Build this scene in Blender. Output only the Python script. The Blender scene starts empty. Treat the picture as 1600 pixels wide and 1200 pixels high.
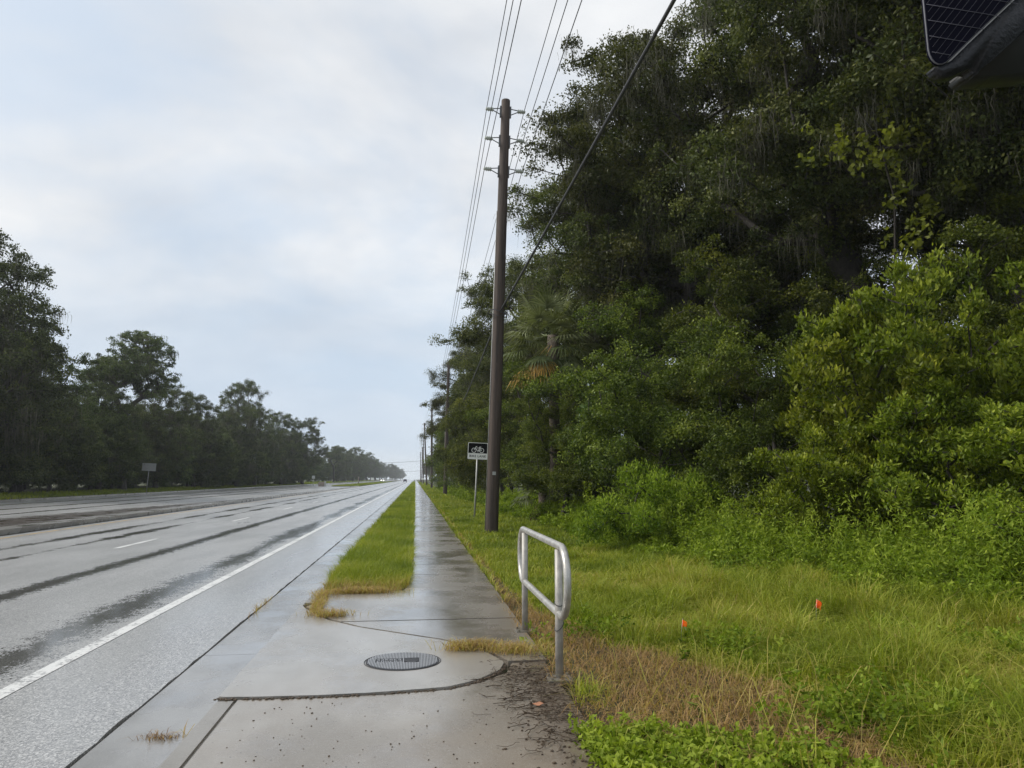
import bpy, bmesh, math, random
import numpy as np
from mathutils import Vector, Matrix
R = math.radians
PI = math.pi
scene = bpy.context.scene
col = scene.collection

# ------------------------------------------------------------------ camera
CAM = Vector((0, 0, 1.7))
YAW, PITCH = R(7.1186), R(7.031)
cd = bpy.data.cameras.new('camera')
cam = bpy.data.objects.new('camera', cd)
col.objects.link(cam)
cam.location = CAM
cam.rotation_euler = (PI / 2 + PITCH, 0, -YAW)
cd.sensor_width = 36
cd.sensor_fit = 'HORIZONTAL'
cd.lens = 36 * 1200 / 1600
cd.clip_start = 0.05
cd.clip_end = 8000
scene.camera = cam

# ------------------------------------------------------------------ light, sky, exposure
SUN_EL, SUN_AZ = R(40), R(-78)      # azimuth measured from +Y towards +X: sun behind thin cloud on the left
sd = bpy.data.lights.new('sun', 'SUN')
sd.energy = 2.3
sd.angle = R(18)
sd.color = (1.0, 0.96, 0.89)
so = bpy.data.objects.new('sun', sd)
col.objects.link(so)
sun_dir = Vector((math.sin(SUN_AZ) * math.cos(SUN_EL), math.cos(SUN_AZ) * math.cos(SUN_EL), math.sin(SUN_EL)))
so.rotation_euler = sun_dir.to_track_quat('Z', 'Y').to_euler()

world = bpy.data.worlds.new('World')
scene.world = world
world.use_nodes = True


class NT:
    """tiny helper for building node trees"""
    def __init__(self, tree, clear=True):
        self.t = tree
        if clear:
            tree.nodes.clear()

    def n(self, typ, **kw):
        nd = self.t.nodes.new(typ)
        for k, v in kw.items():
            if k.startswith('i_'):
                key = k[2:]
                key = int(key) if key.isdigit() else key.replace('_', ' ')
                self.set(nd, key, v)
            else:
                setattr(nd, k, v)
        return nd

    def set(self, nd, key, v):
        s = nd.inputs[key]
        if isinstance(v, bpy.types.NodeSocket):
            self.t.links.new(v, s)
        else:
            if hasattr(s.default_value, '__len__') and hasattr(v, '__len__') and len(v) == 3 and len(s.default_value) == 4:
                v = (*v, 1)
            s.default_value = v

    def math(self, op, a, b=None, c=None, clamp=False):
        nd = self.t.nodes.new('ShaderNodeMath')
        nd.operation = op
        nd.use_clamp = clamp
        for i, v in enumerate((a, b, c)):
            if v is not None:
                self.set(nd, i, v)
        return nd.outputs[0]

    def mix(self, fac, a, b):
        nd = self.t.nodes.new('ShaderNodeMix')
        nd.data_type = 'RGBA'
        nd.clamp_factor = True
        for i, v in ((0, fac), (6, a), (7, b)):
            if isinstance(v, bpy.types.NodeSocket):
                self.t.links.new(v, nd.inputs[i])
            else:
                nd.inputs[i].default_value = (*v, 1) if hasattr(v, '__len__') and len(v) == 3 else v
        return nd.outputs[2]

    def ramp(self, fac, stops, interp='LINEAR'):
        nd = self.t.nodes.new('ShaderNodeValToRGB')
        cr = nd.color_ramp
        cr.interpolation = interp
        while len(cr.elements) < len(stops):
            cr.elements.new(0.5)
        for e, (p, c) in zip(cr.elements, stops):
            e.position = p
            e.color = (*c, 1) if hasattr(c, '__len__') else (c, c, c, 1)
        self.set(nd, 0, fac)
        return nd.outputs[0]

    def noise(self, vec, scale, detail=4, rough=0.55, dist=0.0):
        nd = self.t.nodes.new('ShaderNodeTexNoise')
        nd.inputs['Scale'].default_value = scale
        nd.inputs['Detail'].default_value = detail
        nd.inputs['Roughness'].default_value = rough
        nd.inputs['Distortion'].default_value = dist
        if vec is not None:
            self.t.links.new(vec, nd.inputs['Vector'])
        return nd.outputs[0]

    def smooth(self, v, a, b):
        nd = self.t.nodes.new('ShaderNodeMapRange')
        nd.interpolation_type = 'SMOOTHSTEP'
        self.set(nd, 0, v)
        nd.inputs[1].default_value = a
        nd.inputs[2].default_value = b
        return nd.outputs[0]

    def mapping(self, vec, scale=(1, 1, 1), loc=(0, 0, 0), rot=(0, 0, 0)):
        nd = self.t.nodes.new('ShaderNodeMapping')
        nd.inputs['Scale'].default_value = scale
        nd.inputs['Location'].default_value = loc
        nd.inputs['Rotation'].default_value = rot
        self.t.links.new(vec, nd.inputs['Vector'])
        return nd.outputs[0]


def build_world():
    k = NT(world.node_tree)
    out = k.n('ShaderNodeOutputWorld')
    bg = k.n('ShaderNodeBackground')
    bg.inputs['Strength'].default_value = 0.1
    sky = k.n('ShaderNodeTexSky', sky_type='NISHITA', sun_disc=False)
    sky.sun_elevation = SUN_EL
    sky.sun_rotation = SUN_AZ
    sky.air_density = 1.2
    sky.dust_density = 2.5
    tc = k.n('ShaderNodeTexCoord')
    sep = k.n('ShaderNodeSeparateXYZ', i_0=tc.outputs['Generated'])
    x, y, z = sep.outputs
    zc = k.math('MAXIMUM', z, 0.0)
    den = k.math('ADD', zc, 0.32)
    u = k.math('DIVIDE', x, den)
    v = k.math('DIVIDE', y, den)
    cmb = k.n('ShaderNodeCombineXYZ', i_0=u, i_1=v)
    p = k.mapping(cmb.outputs[0], scale=(0.95, 0.95, 1), loc=(1.7, 0.4, 3), rot=(0, 0, R(-20)))
    n1 = k.noise(p, 1.0, 5, 0.55, 0.5)
    p2 = k.mapping(cmb.outputs[0], scale=(1.9, 2.1, 1), loc=(7.2, 3.4, 1), rot=(0, 0, R(-25)))
    n2 = k.noise(p2, 1.0, 6, 0.6, 0.3)
    cover = k.smooth(k.math('ADD', k.math('MULTIPLY', n1, 0.75), k.math('MULTIPLY', n2, 0.25)), 0.36, 0.58)
    cover = k.math('MULTIPLY_ADD', cover, 0.58, 0.42)
    # cloud brightness: thin bright cloud near the sun, greyer elsewhere
    dot = k.n('ShaderNodeVectorMath', operation='DOT_PRODUCT')
    k.set(dot, 0, tc.outputs['Generated'])
    dot.inputs[1].default_value = sun_dir
    glow = k.smooth(dot.outputs['Value'], 0.45, 1.0)
    n3 = k.noise(k.mapping(cmb.outputs[0], scale=(1.1, 1.3, 1), loc=(2.2, 8.1, 5)), 1.0, 4, 0.55, 0.4)
    grey = k.ramp(k.math('MULTIPLY_ADD', n3, 0.65, k.math('MULTIPLY', n2, 0.35)), [(0.38, (4.8, 5.1, 5.55)), (0.60, (7.1, 7.2, 7.3))])
    cloud = k.mix(k.math('MULTIPLY', glow, 0.9), grey, (8.3, 8.15, 7.85))
    # pale blue seen through the thin parts of the cover
    skyc = k.mix(0.72, sky.outputs[0], (4.3, 5.6, 7.2))
    c = k.mix(cover, skyc, cloud)
    # low rain cloud at the far end of the road
    lowband = k.math('SUBTRACT', 1.0, k.smooth(z, 0.10, 0.32))
    c = k.mix(k.math('MULTIPLY', lowband, 0.6), c, (4.3, 5.35, 6.6))
    hor = k.math('SUBTRACT', 1.0, k.smooth(z, 0.0, 0.06))
    c = k.mix(k.math('MULTIPLY', hor, 0.8), c, (6.3, 6.8, 7.2))
    k.t.links.new(c, bg.inputs['Color'])
    k.t.links.new(bg.outputs[0], out.inputs['Surface'])


build_world()
vs = scene.view_settings
vs.view_transform = 'Standard'
vs.look = 'None'
vs.gamma = 1
vs.exposure = 0.42
vs.use_curve_mapping = False
scene.cycles.volume_bounces = 0
scene.cycles.max_bounces = 8
scene.cycles.diffuse_bounces = 3
scene.cycles.glossy_bounces = 3
scene.cycles.transmission_bounces = 3
scene.cycles.use_denoising = True

# ------------------------------------------------------------------ helpers


def obj(name, me, m=None, parent=None, loc=(0, 0, 0), rot=(0, 0, 0), **props):
    o = bpy.data.objects.new(name, me)
    col.objects.link(o)
    if m is not None and me is not None and not me.materials:
        me.materials.append(m)
    o.location = loc
    o.rotation_euler = rot
    if parent is not None:
        o.parent = parent
    for k, v in props.items():
        o[k] = v
    return o


def thing(name, label, cat, loc=(0, 0, 0), rot=(0, 0, 0), group=None):
    o = obj(name, None, None, None, loc, rot)
    o['label'] = label
    o['category'] = cat
    if group:
        o['group'] = group
    return o


def tag(o, label, cat, group=None):
    o['label'] = label
    o['category'] = cat
    if group:
        o['group'] = group
    return o


def dup(root, loc, rotz=None, label=None, group=None, scale=None):
    r = root.copy()
    col.objects.link(r)
    r.location = loc
    if rotz is not None:
        r.rotation_euler = (root.rotation_euler.x, root.rotation_euler.y, rotz)
    if scale is not None:
        r.scale = scale if hasattr(scale, '__len__') else (scale,) * 3
    if label:
        r['label'] = label
    if group:
        r['group'] = group
    for ch in list(root.children):
        c = ch.copy()
        col.objects.link(c)
        c.parent = r
        for g in list(ch.children):
            d = g.copy()
            col.objects.link(d)
            d.parent = c
    return r


def mesh_np(name, verts, quads, attrs=None, smooth=False):
    """quads: (n,4) int array; attrs: dict name -> float array per face"""
    verts = np.asarray(verts, np.float32)
    quads = np.asarray(quads, np.int32)
    me = bpy.data.meshes.new(name)
    me.vertices.add(len(verts))
    me.vertices.foreach_set('co', verts.ravel())
    n = len(quads)
    kk = quads.shape[1]
    me.loops.add(n * kk)
    me.loops.foreach_set('vertex_index', quads.ravel())
    me.polygons.add(n)
    me.polygons.foreach_set('loop_start', np.arange(0, n * kk, kk, dtype=np.int32))
    if smooth:
        me.polygons.foreach_set('use_smooth', np.ones(n, bool))
    for k, a in (attrs or {}).items():
        at = me.attributes.new(k, 'FLOAT', 'FACE')
        at.data.foreach_set('value', np.asarray(a, np.float32))
    me.update(calc_edges=True)
    return me


def bm_mesh(name, bm, smooth=False):
    me = bpy.data.meshes.new(name)
    bmesh.ops.recalc_face_normals(bm, faces=bm.faces)
    if smooth:
        for f in bm.faces:
            f.smooth = True
    bm.to_mesh(me)
    bm.free()
    return me


def add_box(bm, x0, x1, y0, y1, z0, z1, bevel=0.0):
    r = bmesh.ops.create_cube(bm, size=1)
    vs_ = r['verts']
    bmesh.ops.scale(bm, vec=(x1 - x0, y1 - y0, z1 - z0), verts=vs_)
    bmesh.ops.translate(bm, vec=((x0 + x1) / 2, (y0 + y1) / 2, (z0 + z1) / 2), verts=vs_)
    if bevel:
        es = list({e for v in vs_ for e in v.link_edges})
        bmesh.ops.bevel(bm, geom=es, offset=bevel, segments=2, affect='EDGES', clamp_overlap=True)


def add_tube(bm, pts, radii, seg=10, closed=False, cap=True):
    pts = [Vector(p) for p in pts]
    n = len(pts)
    if not hasattr(radii, '__len__'):
        radii = [radii] * n
    rings = []
    up = None
    for i, p in enumerate(pts):
        if closed:
            t = (pts[(i + 1) % n] - pts[i - 1])
        else:
            t = pts[min(i + 1, n - 1)] - pts[max(i - 1, 0)]
        t.normalize()
        if up is None:
            a = Vector((0, 0, 1)) if abs(t.z) < 0.9 else Vector((1, 0, 0))
            up = t.cross(a).normalized()
        else:
            up = (up - t * up.dot(t)).normalized()
        b = t.cross(up)
        rings.append([bm.verts.new(p + (up * math.cos(2 * PI * k / seg) + b * math.sin(2 * PI * k / seg)) * radii[i]) for k in range(seg)])
    m = n if closed else n - 1
    for i in range(m):
        a, b = rings[i], rings[(i + 1) % n]
        for k in range(seg):
            f = bm.faces.new((a[k], a[(k + 1) % seg], b[(k + 1) % seg], b[k]))
            f.smooth = True
    if cap and not closed:
        bm.faces.new(rings[0][::-1])
        bm.faces.new(rings[-1])


def add_poly(bm, pts, z0, z1):
    """prism from a plan outline"""
    a = [bm.verts.new((x, y, z0)) for x, y in pts]
    b = [bm.verts.new((x, y, z1)) for x, y in pts]
    n = len(pts)
    top = bm.faces.new(b)
    bm.faces.new(a[::-1])
    for i in range(n):
        bm.faces.new((a[i], a[(i + 1) % n], b[(i + 1) % n], b[i]))
    return top


def tube_obj(name, pts, r, m, parent=None, seg=8, **kw):
    bm = bmesh.new()
    add_tube(bm, pts, r, seg, **kw)
    return obj(name, bm_mesh(name, bm), m, parent)


def box_obj(name, b, m, parent=None, bevel=0.004):
    bm = bmesh.new()
    add_box(bm, *b, bevel=bevel)
    return obj(name, bm_mesh(name, bm), m, parent)


# ------------------------------------------------------------------ materials


def mat(name):
    m = bpy.data.materials.new(name)
    m.use_nodes = True
    k = NT(m.node_tree)
    out = k.n('ShaderNodeOutputMaterial')
    b = k.n('ShaderNodeBsdfPrincipled')
    k.t.links.new(b.outputs[0], out.inputs['Surface'])
    return m, k, b, out


def coords(k):
    g = k.n('ShaderNodeNewGeometry')
    return g.outputs['Position']


def simple(name, c, rough=0.5, metal=0.0, var=0.2, scale=6.0, bump=0.0, spec=0.5):
    m, k, b, out = mat(name)
    tc = k.n('ShaderNodeTexCoord').outputs['Object']
    n = k.noise(tc, scale, 5, 0.6)
    cc = k.ramp(n, [(0.3, tuple(v * (1 - var) for v in c)), (0.7, tuple(min(1, v * (1 + var)) for v in c))])
    k.set(b, 'Base Color', cc)
    k.set(b, 'Roughness', k.math('MULTIPLY_ADD', n, 0.2, rough - 0.1))
    b.inputs['Metallic'].default_value = metal
    b.inputs['Specular IOR Level'].default_value = spec
    if bump:
        bp = k.n('ShaderNodeBump', i_Strength=bump, i_Distance=0.02)
        k.set(bp, 'Height', k.noise(tc, scale * 4, 5, 0.6))
        k.t.links.new(bp.outputs[0], b.inputs['Normal'])
    return m


def leaf_mat(name, stops, rough=0.55, trans=0.22, tcol=(0.16, 0.24, 0.04), obj_var=0.22, spec=0.16):
    """per-leaf colour comes from the leaf's own stored tint"""
    m, k, b, out = mat(name)
    at = k.n('ShaderNodeAttribute', attribute_name='tint')
    oi = k.n('ShaderNodeObjectInfo')
    t = at.outputs['Fac']
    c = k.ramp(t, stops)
    hv = k.n('ShaderNodeHueSaturation')
    k.set(hv, 'Color', c)
    k.set(hv, 'Value', k.math('MULTIPLY_ADD', oi.outputs['Random'], 2 * obj_var, 1 - obj_var))
    k.set(hv, 'Hue', k.math('MULTIPLY_ADD', oi.outputs['Random'], 0.03, 0.485))
    k.set(b, 'Base Color', hv.outputs[0])
    b.inputs['Roughness'].default_value = rough
    b.inputs['Specular IOR Level'].default_value = spec
    tr = k.n('ShaderNodeBsdfTranslucent')
    tm = k.n('ShaderNodeMix', data_type='RGBA', blend_type='MULTIPLY')
    tm.inputs[0].default_value = 1
    k.t.links.new(hv.outputs[0], tm.inputs[6])
    tm.inputs[7].default_value = (1.6, 1.7, 0.7, 1)
    k.t.links.new(tm.outputs[2], tr.inputs['Color'])
    mx = k.n('ShaderNodeMixShader')
    mx.inputs[0].default_value = trans
    k.t.links.new(b.outputs[0], mx.inputs[1])
    k.t.links.new(tr.outputs[0], mx.inputs[2])
    k.t.links.new(mx.outputs[0], out.inputs['Surface'])
    return m


M = {}


def asphalt():
    m, k, b, out = mat('wet_asphalt')
    p = coords(k)
    sep = k.n('ShaderNodeSeparateXYZ', i_0=p)
    x, y, z = sep.outputs
    agg = k.n('ShaderNodeTexVoronoi', i_Scale=90.0)
    k.t.links.new(p, agg.inputs['Vector'])
    sp = k.noise(p, 160, 3, 0.7)
    big = k.noise(k.mapping(p, scale=(0.9, 0.12, 1)), 1.0, 5, 0.6)
    stone = k.ramp(agg.outputs['Color'], [(0.0, (0.11, 0.11, 0.11)), (0.35, (0.24, 0.239, 0.236)), (0.7, (0.39, 0.386, 0.375)), (1.0, (0.68, 0.67, 0.65))])
    c = k.mix(k.math('MULTIPLY', k.smooth(sp, 0.55, 0.75), 0.8), stone, (0.06, 0.06, 0.06))
    c = k.mix(k.math('MULTIPLY', k.smooth(big, 0.5, 0.72), 0.3), c, (0.12, 0.12, 0.122))
    # standing water in the ruts: long strips at their own place across the road
    wob = k.math('MULTIPLY', k.math('SUBTRACT', k.noise(k.mapping(p, scale=(0.3, 0.25, 1)), 1.0, 4, 0.6), 0.5), 0.4)
    xx = k.math('ADD', x, wob)
    long1 = k.noise(k.mapping(p, scale=(0.0, 0.16, 1), loc=(3.1, 0.35, 0)), 1.0, 4, 0.65)
    fine = k.noise(k.mapping(p, scale=(7, 4.5, 1)), 1.0, 6, 0.75)

    gritty = k.noise(k.mapping(p, scale=(34, 22, 1)), 1.0, 3, 0.7)

    def strip(cx, w, lo, hi, cont):
        d = k.math('ABSOLUTE', k.math('SUBTRACT', xx, cx))
        s = k.math('SUBTRACT', 1.0, k.math('DIVIDE', d, w))
        lv = k.math('MULTIPLY_ADD', k.math('SUBTRACT', long1, 0.5), cont, s)
        lv = k.math('MULTIPLY_ADD', k.math('SUBTRACT', fine, 0.5), 2.2, lv)
        lv = k.math('MULTIPLY_ADD', k.math('SUBTRACT', gritty, 0.5), 2.0, lv)
        return k.smooth(lv, lo, hi)
    wet = strip(-3.74, 0.50, 0.25, 0.75, 3.0)
    for a in ((-5.85, 0.34, 0.1, 0.7, 0.5), (-8.6, 0.35, 0.5, 1.0, 4.0), (-9.9, 0.4, 0.4, 1.0, 2.6),
              (-19.4, 0.5, 0.4, 0.8, 1.0), (-22.6, 0.5, 0.3, 0.8, 0.8), (-26.5, 0.5, 0.3, 0.8, 0.8), (-29.6, 0.9, 0.2, 0.7, 0.3)):
        wet = k.math('MAXIMUM', wet, strip(*a))
    patch = k.smooth(k.math('ADD', k.noise(k.mapping(p, scale=(0.5, 0.10, 1), loc=(9, 2, 0)), 1.0, 5, 0.6), k.math('MULTIPLY', k.math('SUBTRACT', fine, 0.5), 0.25)), 0.66, 0.74)
    wet = k.math('MAXIMUM', wet, k.math('MULTIPLY', patch, 0.9))
    c = k.mix(k.math('MULTIPLY', wet, 0.72), c, (0.022, 0.021, 0.019))
    k.set(b, 'Base Color', c)
    # shoulder by the gutter is smoother and wetter
    sh = k.smooth(x, -3.4, -2.4)
    r0 = k.math('MULTIPLY_ADD', k.noise(k.mapping(p, scale=(0.8, 0.3, 1)), 1.0, 3), 0.16, 0.22)
    r0 = k.math('SUBTRACT', r0, k.math('MULTIPLY', sh, 0.08))
    k.set(b, 'Roughness', k.math('MULTIPLY_ADD', k.math('SUBTRACT', 1.0, wet), r0, 0.05))
    b.inputs['Specular IOR Level'].default_value = 0.6
    film = k.smooth(k.noise(k.mapping(p, scale=(0.7, 0.18, 1), loc=(3, 5, 0)), 1.0, 4, 0.6), 0.3, 0.7)
    film = k.math('MULTIPLY_ADD', film, 0.35, k.math('MULTIPLY_ADD', sh, 0.35, 0.12))
    k.set(b, 'Coat Weight', film)
    b.inputs['Coat Roughness'].default_value = 0.16
    b.inputs['Coat IOR'].default_value = 1.33
    bp = k.n('ShaderNodeBump', i_Distance=0.006)
    k.set(bp, 'Strength', k.math('MULTIPLY_ADD', k.math('SUBTRACT', 1.0, wet), 0.32, 0.03))
    k.set(bp, 'Height', k.math('ADD', agg.outputs['Distance'], k.math('MULTIPLY', sp, 0.4)))
    k.t.links.new(bp.outputs[0], b.inputs['Normal'])
    return m


def concrete(name, base, dark, speck=0.5, wetness=0.5, tan=0.0, stain=0.0, warm=(0.20, 0.155, 0.11)):
    m, k, b, out = mat(name)
    p = coords(k)
    sep = k.n('ShaderNodeSeparateXYZ', i_0=p)
    big = k.noise(k.mapping(p, scale=(1.0, 0.5, 1)), 0.9, 6, 0.6)
    mid = k.noise(p, 5.0, 6, 0.65)
    sp = k.noise(p, 170, 2, 0.7)
    pit = k.n('ShaderNodeTexVoronoi', i_Scale=14.0)
    k.t.links.new(p, pit.inputs['Vector'])
    c = k.mix(k.smooth(big, 0.38, 0.65), tuple(dark), tuple(base))
    c = k.mix(k.math('MULTIPLY', k.smooth(mid, 0.5, 0.75), 0.35), c, tuple(v * 0.62 for v in base))
    if tan:
        tn = k.noise(k.mapping(p, loc=(4, 9, 0)), 0.8, 5, 0.6)
        edge = k.smooth(sep.outputs[0], -0.2, 1.3)
        c = k.mix(k.math('MULTIPLY', k.math('MULTIPLY_ADD', edge, 0.6, k.math('MULTIPLY', k.smooth(tn, 0.4, 0.7), 0.5)), tan), c, warm)
    if stain:
        sn = k.noise(k.mapping(p, loc=(8, 3, 0)), 3.2, 6, 0.65)
        sx = k.math('ADD', sep.outputs[0], k.math('MULTIPLY', k.math('SUBTRACT', sn, 0.5), 1.1))
        c = k.mix(k.math('MULTIPLY', k.smooth(sx, 0.62, 1.05), stain), c, (0.125, 0.094, 0.066))
    c = k.mix(k.math('MULTIPLY', k.smooth(sp, 0.52, 0.78), speck), c, (0.52, 0.50, 0.46))
    c = k.mix(k.math('MULTIPLY', k.smooth(k.noise(k.mapping(p, loc=(5, 5, 5)), 120, 2, 0.7), 0.56, 0.8), speck), c, (0.07, 0.068, 0.065))
    c = k.mix(k.math('SUBTRACT', 1.0, k.smooth(pit.outputs['Distance'], 0.05, 0.11)), c, (0.07, 0.06, 0.05)) if wetness < 0.5 else c
    wn = k.noise(k.mapping(p, scale=(0.9, 0.7, 1), loc=(2, 7, 0)), 1.1, 5, 0.6)
    wet = k.smooth(wn, 0.62 - 0.28 * wetness, 0.80 - 0.28 * wetness)
    c = k.mix(k.math('MULTIPLY', wet, 0.38), c, tuple(v * 0.4 for v in base))
    k.set(b, 'Base Color', c)
    rr = k.math('MULTIPLY_ADD', k.math('SUBTRACT', 1.0, wet), 0.20, 0.09)
    k.set(b, 'Roughness', rr)
    b.inputs['Specular IOR Level'].default_value = 0.5
    k.set(b, 'Coat Weight', k.math('MULTIPLY_ADD', k.smooth(big, 0.35, 0.65), 0.45, 0.15 + 0.25 * wetness))
    b.inputs['Coat Roughness'].default_value = 0.14
    b.inputs['Coat IOR'].default_value = 1.33
    bp = k.n('ShaderNodeBump', i_Distance=0.004)
    k.set(bp, 'Strength', k.math('MULTIPLY_ADD', k.math('SUBTRACT', 1.0, wet), 0.35, 0.06))
    k.set(bp, 'Height', k.math('ADD', k.math('ADD', k.noise(p, 60, 4, 0.7), k.math('MULTIPLY', k.noise(k.mapping(p, scale=(4, 130, 4)), 1.0, 3, 0.6), 0.7)), k.math('MULTIPLY', mid, 0.8)))
    k.t.links.new(bp.outputs[0], b.inputs['Normal'])
    return m


def ground_mat():
    m, k, b, out = mat('soil_and_turf')
    p = coords(k)
    n = k.noise(p, 1.3, 6, 0.65)
    n2 = k.noise(p, 30, 5, 0.7)
    c = k.ramp(n, [(0.3, (0.045, 0.040, 0.018)), (0.55, (0.050, 0.062, 0.018)), (0.75, (0.075, 0.085, 0.025))])
    c = k.mix(k.smooth(n2, 0.5, 0.75), c, (0.032, 0.025, 0.015))
    k.set(b, 'Base Color', c)
    b.inputs['Roughness'].default_value = 0.85
    bp = k.n('ShaderNodeBump', i_Strength=0.8, i_Distance=0.05)
    k.set(bp, 'Height', n2)
    k.t.links.new(bp.outputs[0], b.inputs['Normal'])
    return m


def paint(name, c, under=(0.11, 0.11, 0.11), wear=0.45):
    m, k, b, out = mat(name)
    p = coords(k)
    n = k.noise(p, 22, 6, 0.75)
    n2 = k.noise(p, 2.0, 4, 0.6)
    w = k.smooth(k.math('ADD', n, k.math('MULTIPLY', n2, 0.5)), wear + 0.38, wear + 0.55)
    k.set(b, 'Base Color', k.mix(w, c, under))
    b.inputs['Roughness'].default_value = 0.38
    return m


def bark(name, c1, c2, vscale=0.25):
    m, k, b, out = mat(name)
    tc = k.n('ShaderNodeTexCoord').outputs['Object']
    n = k.noise(k.mapping(tc, scale=(1, 1, vscale)), 14, 6, 0.7)
    g = k.noise(tc, 1.2, 4, 0.6)
    k.set(b, 'Base Color', k.mix(k.smooth(g, 0.45, 0.7), k.ramp(n, [(0.3, c1), (0.7, c2)]), tuple(v * 0.6 for v in c2)))
    b.inputs['Roughness'].default_value = 0.8
    bp = k.n('ShaderNodeBump', i_Strength=0.7, i_Distance=0.03)
    k.set(bp, 'Height', n)
    k.t.links.new(bp.outputs[0], b.inputs['Normal'])
    return m


M['asphalt'] = asphalt()
M['walk'] = concrete('wet_sidewalk_concrete', (0.30, 0.275, 0.245), (0.16, 0.145, 0.125), 0.35, 0.62, 0.5)
M['slab'] = concrete('inlet_slab_concrete', (0.33, 0.31, 0.28), (0.23, 0.215, 0.19), 0.35, 0.5, 0.45)
M['near'] = concrete('old_speckled_concrete', (0.29, 0.262, 0.222), (0.18, 0.157, 0.128), 0.6, 0.35, 0.85, 0.8)
M['gutter'] = concrete('gutter_concrete', (0.27, 0.262, 0.25), (0.17, 0.165, 0.155), 0.5, 0.5)
M['kerb'] = concrete('kerb_concrete', (0.22, 0.195, 0.16), (0.13, 0.115, 0.09), 0.5, 0.2)
M['median'] = concrete('median_concrete', (0.33, 0.32, 0.30), (0.24, 0.23, 0.22), 0.3, 0.45)
M['paver'] = concrete('stained_median_paving', (0.11, 0.085, 0.07), (0.075, 0.06, 0.05), 0.15, 0.5)
M['ground'] = ground_mat()
M['white_paint'] = paint('worn_white_paint', (0.66, 0.66, 0.64), (0.24, 0.24, 0.24), wear=0.36)
M['faint_paint'] = paint('faint_white_paint', (0.48, 0.48, 0.48), (0.32, 0.32, 0.32), wear=0.16)
M['yellow_paint'] = paint('worn_yellow_paint', (0.50, 0.33, 0.10), wear=0.34)
M['pole'] = bark('creosoted_pole_wood', (0.012, 0.009, 0.008), (0.10, 0.072, 0.056), 0.03)
M['bark'] = bark('oak_bark', (0.012, 0.010, 0.008), (0.060, 0.050, 0.040), 0.3)
M['palm_bark'] = bark('palm_bark', (0.04, 0.03, 0.02), (0.13, 0.10, 0.07), 1.0)
M['steel'] = simple('galvanized_steel', (0.55, 0.55, 0.54), 0.32, 0.85, 0.12, 9, 0.05)
M['post_steel'] = simple('weathered_sign_post', (0.36, 0.36, 0.34), 0.5, 0.4, 0.15, 12)
M['alu'] = simple('satin_aluminium_rail', (0.44, 0.425, 0.395), 0.40, 0.55, 0.25, 14, 0.08)
M['alu_post'] = simple('dull_aluminium_post', (0.36, 0.343, 0.315), 0.52, 0.30, 0.25, 14, 0.08)
M['dark_steel'] = simple('dark_bracket_steel', (0.09, 0.09, 0.09), 0.5, 0.5)
M['porcelain'] = simple('grey_green_porcelain', (0.42, 0.44, 0.38), 0.3)
M['wire'] = simple('weathered_wire', (0.07, 0.072, 0.078), 0.55, 0.2)
M['cable'] = simple('black_cable', (0.03, 0.03, 0.032), 0.5)
M['sign_black'] = simple('black_sign_film', (0.006, 0.006, 0.007), 0.6, spec=0.1)
M['sign_white'] = simple('white_sign_film', (0.84, 0.84, 0.80), 0.4, 0, 0.05)
M['sign_grey'] = simple('bare_sign_back', (0.46, 0.47, 0.46), 0.5, 0.3, 0.1)
M['iron'] = simple('cast_iron', (0.028, 0.028, 0.032), 0.55, 0.1, 0.25, 30, 0.2)
M['iron_rib'] = simple('polished_cast_iron', (0.48, 0.48, 0.49), 0.32, 0.7, 0.12, 30, 0.1)
M['wet_tar'] = simple('wet_silt_line', (0.022, 0.020, 0.018), 0.25, 0, 0.4, 3)
M['dark'] = simple('dark_joint', (0.02, 0.017, 0.014), 0.9)
M['orange'] = leaf_mat('orange_vinyl', [(0.0, (1.0, 0.27, 0.03)), (1.0, (1.0, 0.27, 0.03))], 0.5, 0.5, obj_var=0.0)
M['root'] = simple('wet_dead_roots', (0.062, 0.040, 0.021), 0.6, 0, 0.5, 40)
M['deadleaf'] = simple('dead_leaf', (0.38, 0.17, 0.09), 0.6)
M['moss'] = leaf_mat('spanish_moss', [(0.0, (0.050, 0.048, 0.038)), (1.0, (0.17, 0.16, 0.13))], 0.8, 0.2, spec=0.1)
M['oak'] = leaf_mat('oak_leaf', [(0.0, (0.030, 0.042, 0.010)), (0.5, (0.074, 0.086, 0.024)), (1.0, (0.165, 0.172, 0.052))], 0.52, 0.2)
M['far_oak'] = leaf_mat('far_oak_leaf', [(0.0, (0.028, 0.042, 0.014)), (0.5, (0.068, 0.092, 0.028)), (1.0, (0.15, 0.175, 0.055))], 0.55, 0.18)
M['under'] = leaf_mat('understory_leaf', [(0.0, (0.034, 0.050, 0.009)), (0.5, (0.085, 0.112, 0.018)), (1.0, (0.20, 0.225, 0.038))], 0.5, 0.25)
M['bright'] = leaf_mat('fresh_green_leaf', [(0.0, (0.048, 0.075, 0.007)), (0.5, (0.135, 0.178, 0.015)), (1.0, (0.30, 0.335, 0.040))], 0.45, 0.30, obj_var=0.12)
M['vine'] = leaf_mat('yellow_green_vine_leaf', [(0.0, (0.10, 0.13, 0.02)), (1.0, (0.26, 0.30, 0.045))], 0.4, 0.35)
M['pale'] = leaf_mat('pale_green_leaf', [(0.0, (0.05, 0.09, 0.02)), (0.6, (0.13, 0.19, 0.06)), (1.0, (0.36, 0.44, 0.24))], 0.4, 0.25)
M['weed'] = leaf_mat('weed_leaf', [(0.0, (0.050, 0.095, 0.012)), (0.5, (0.145, 0.215, 0.018)), (1.0, (0.30, 0.37, 0.050))], 0.5, 0.3, obj_var=0.1, spec=0.1)
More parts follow.
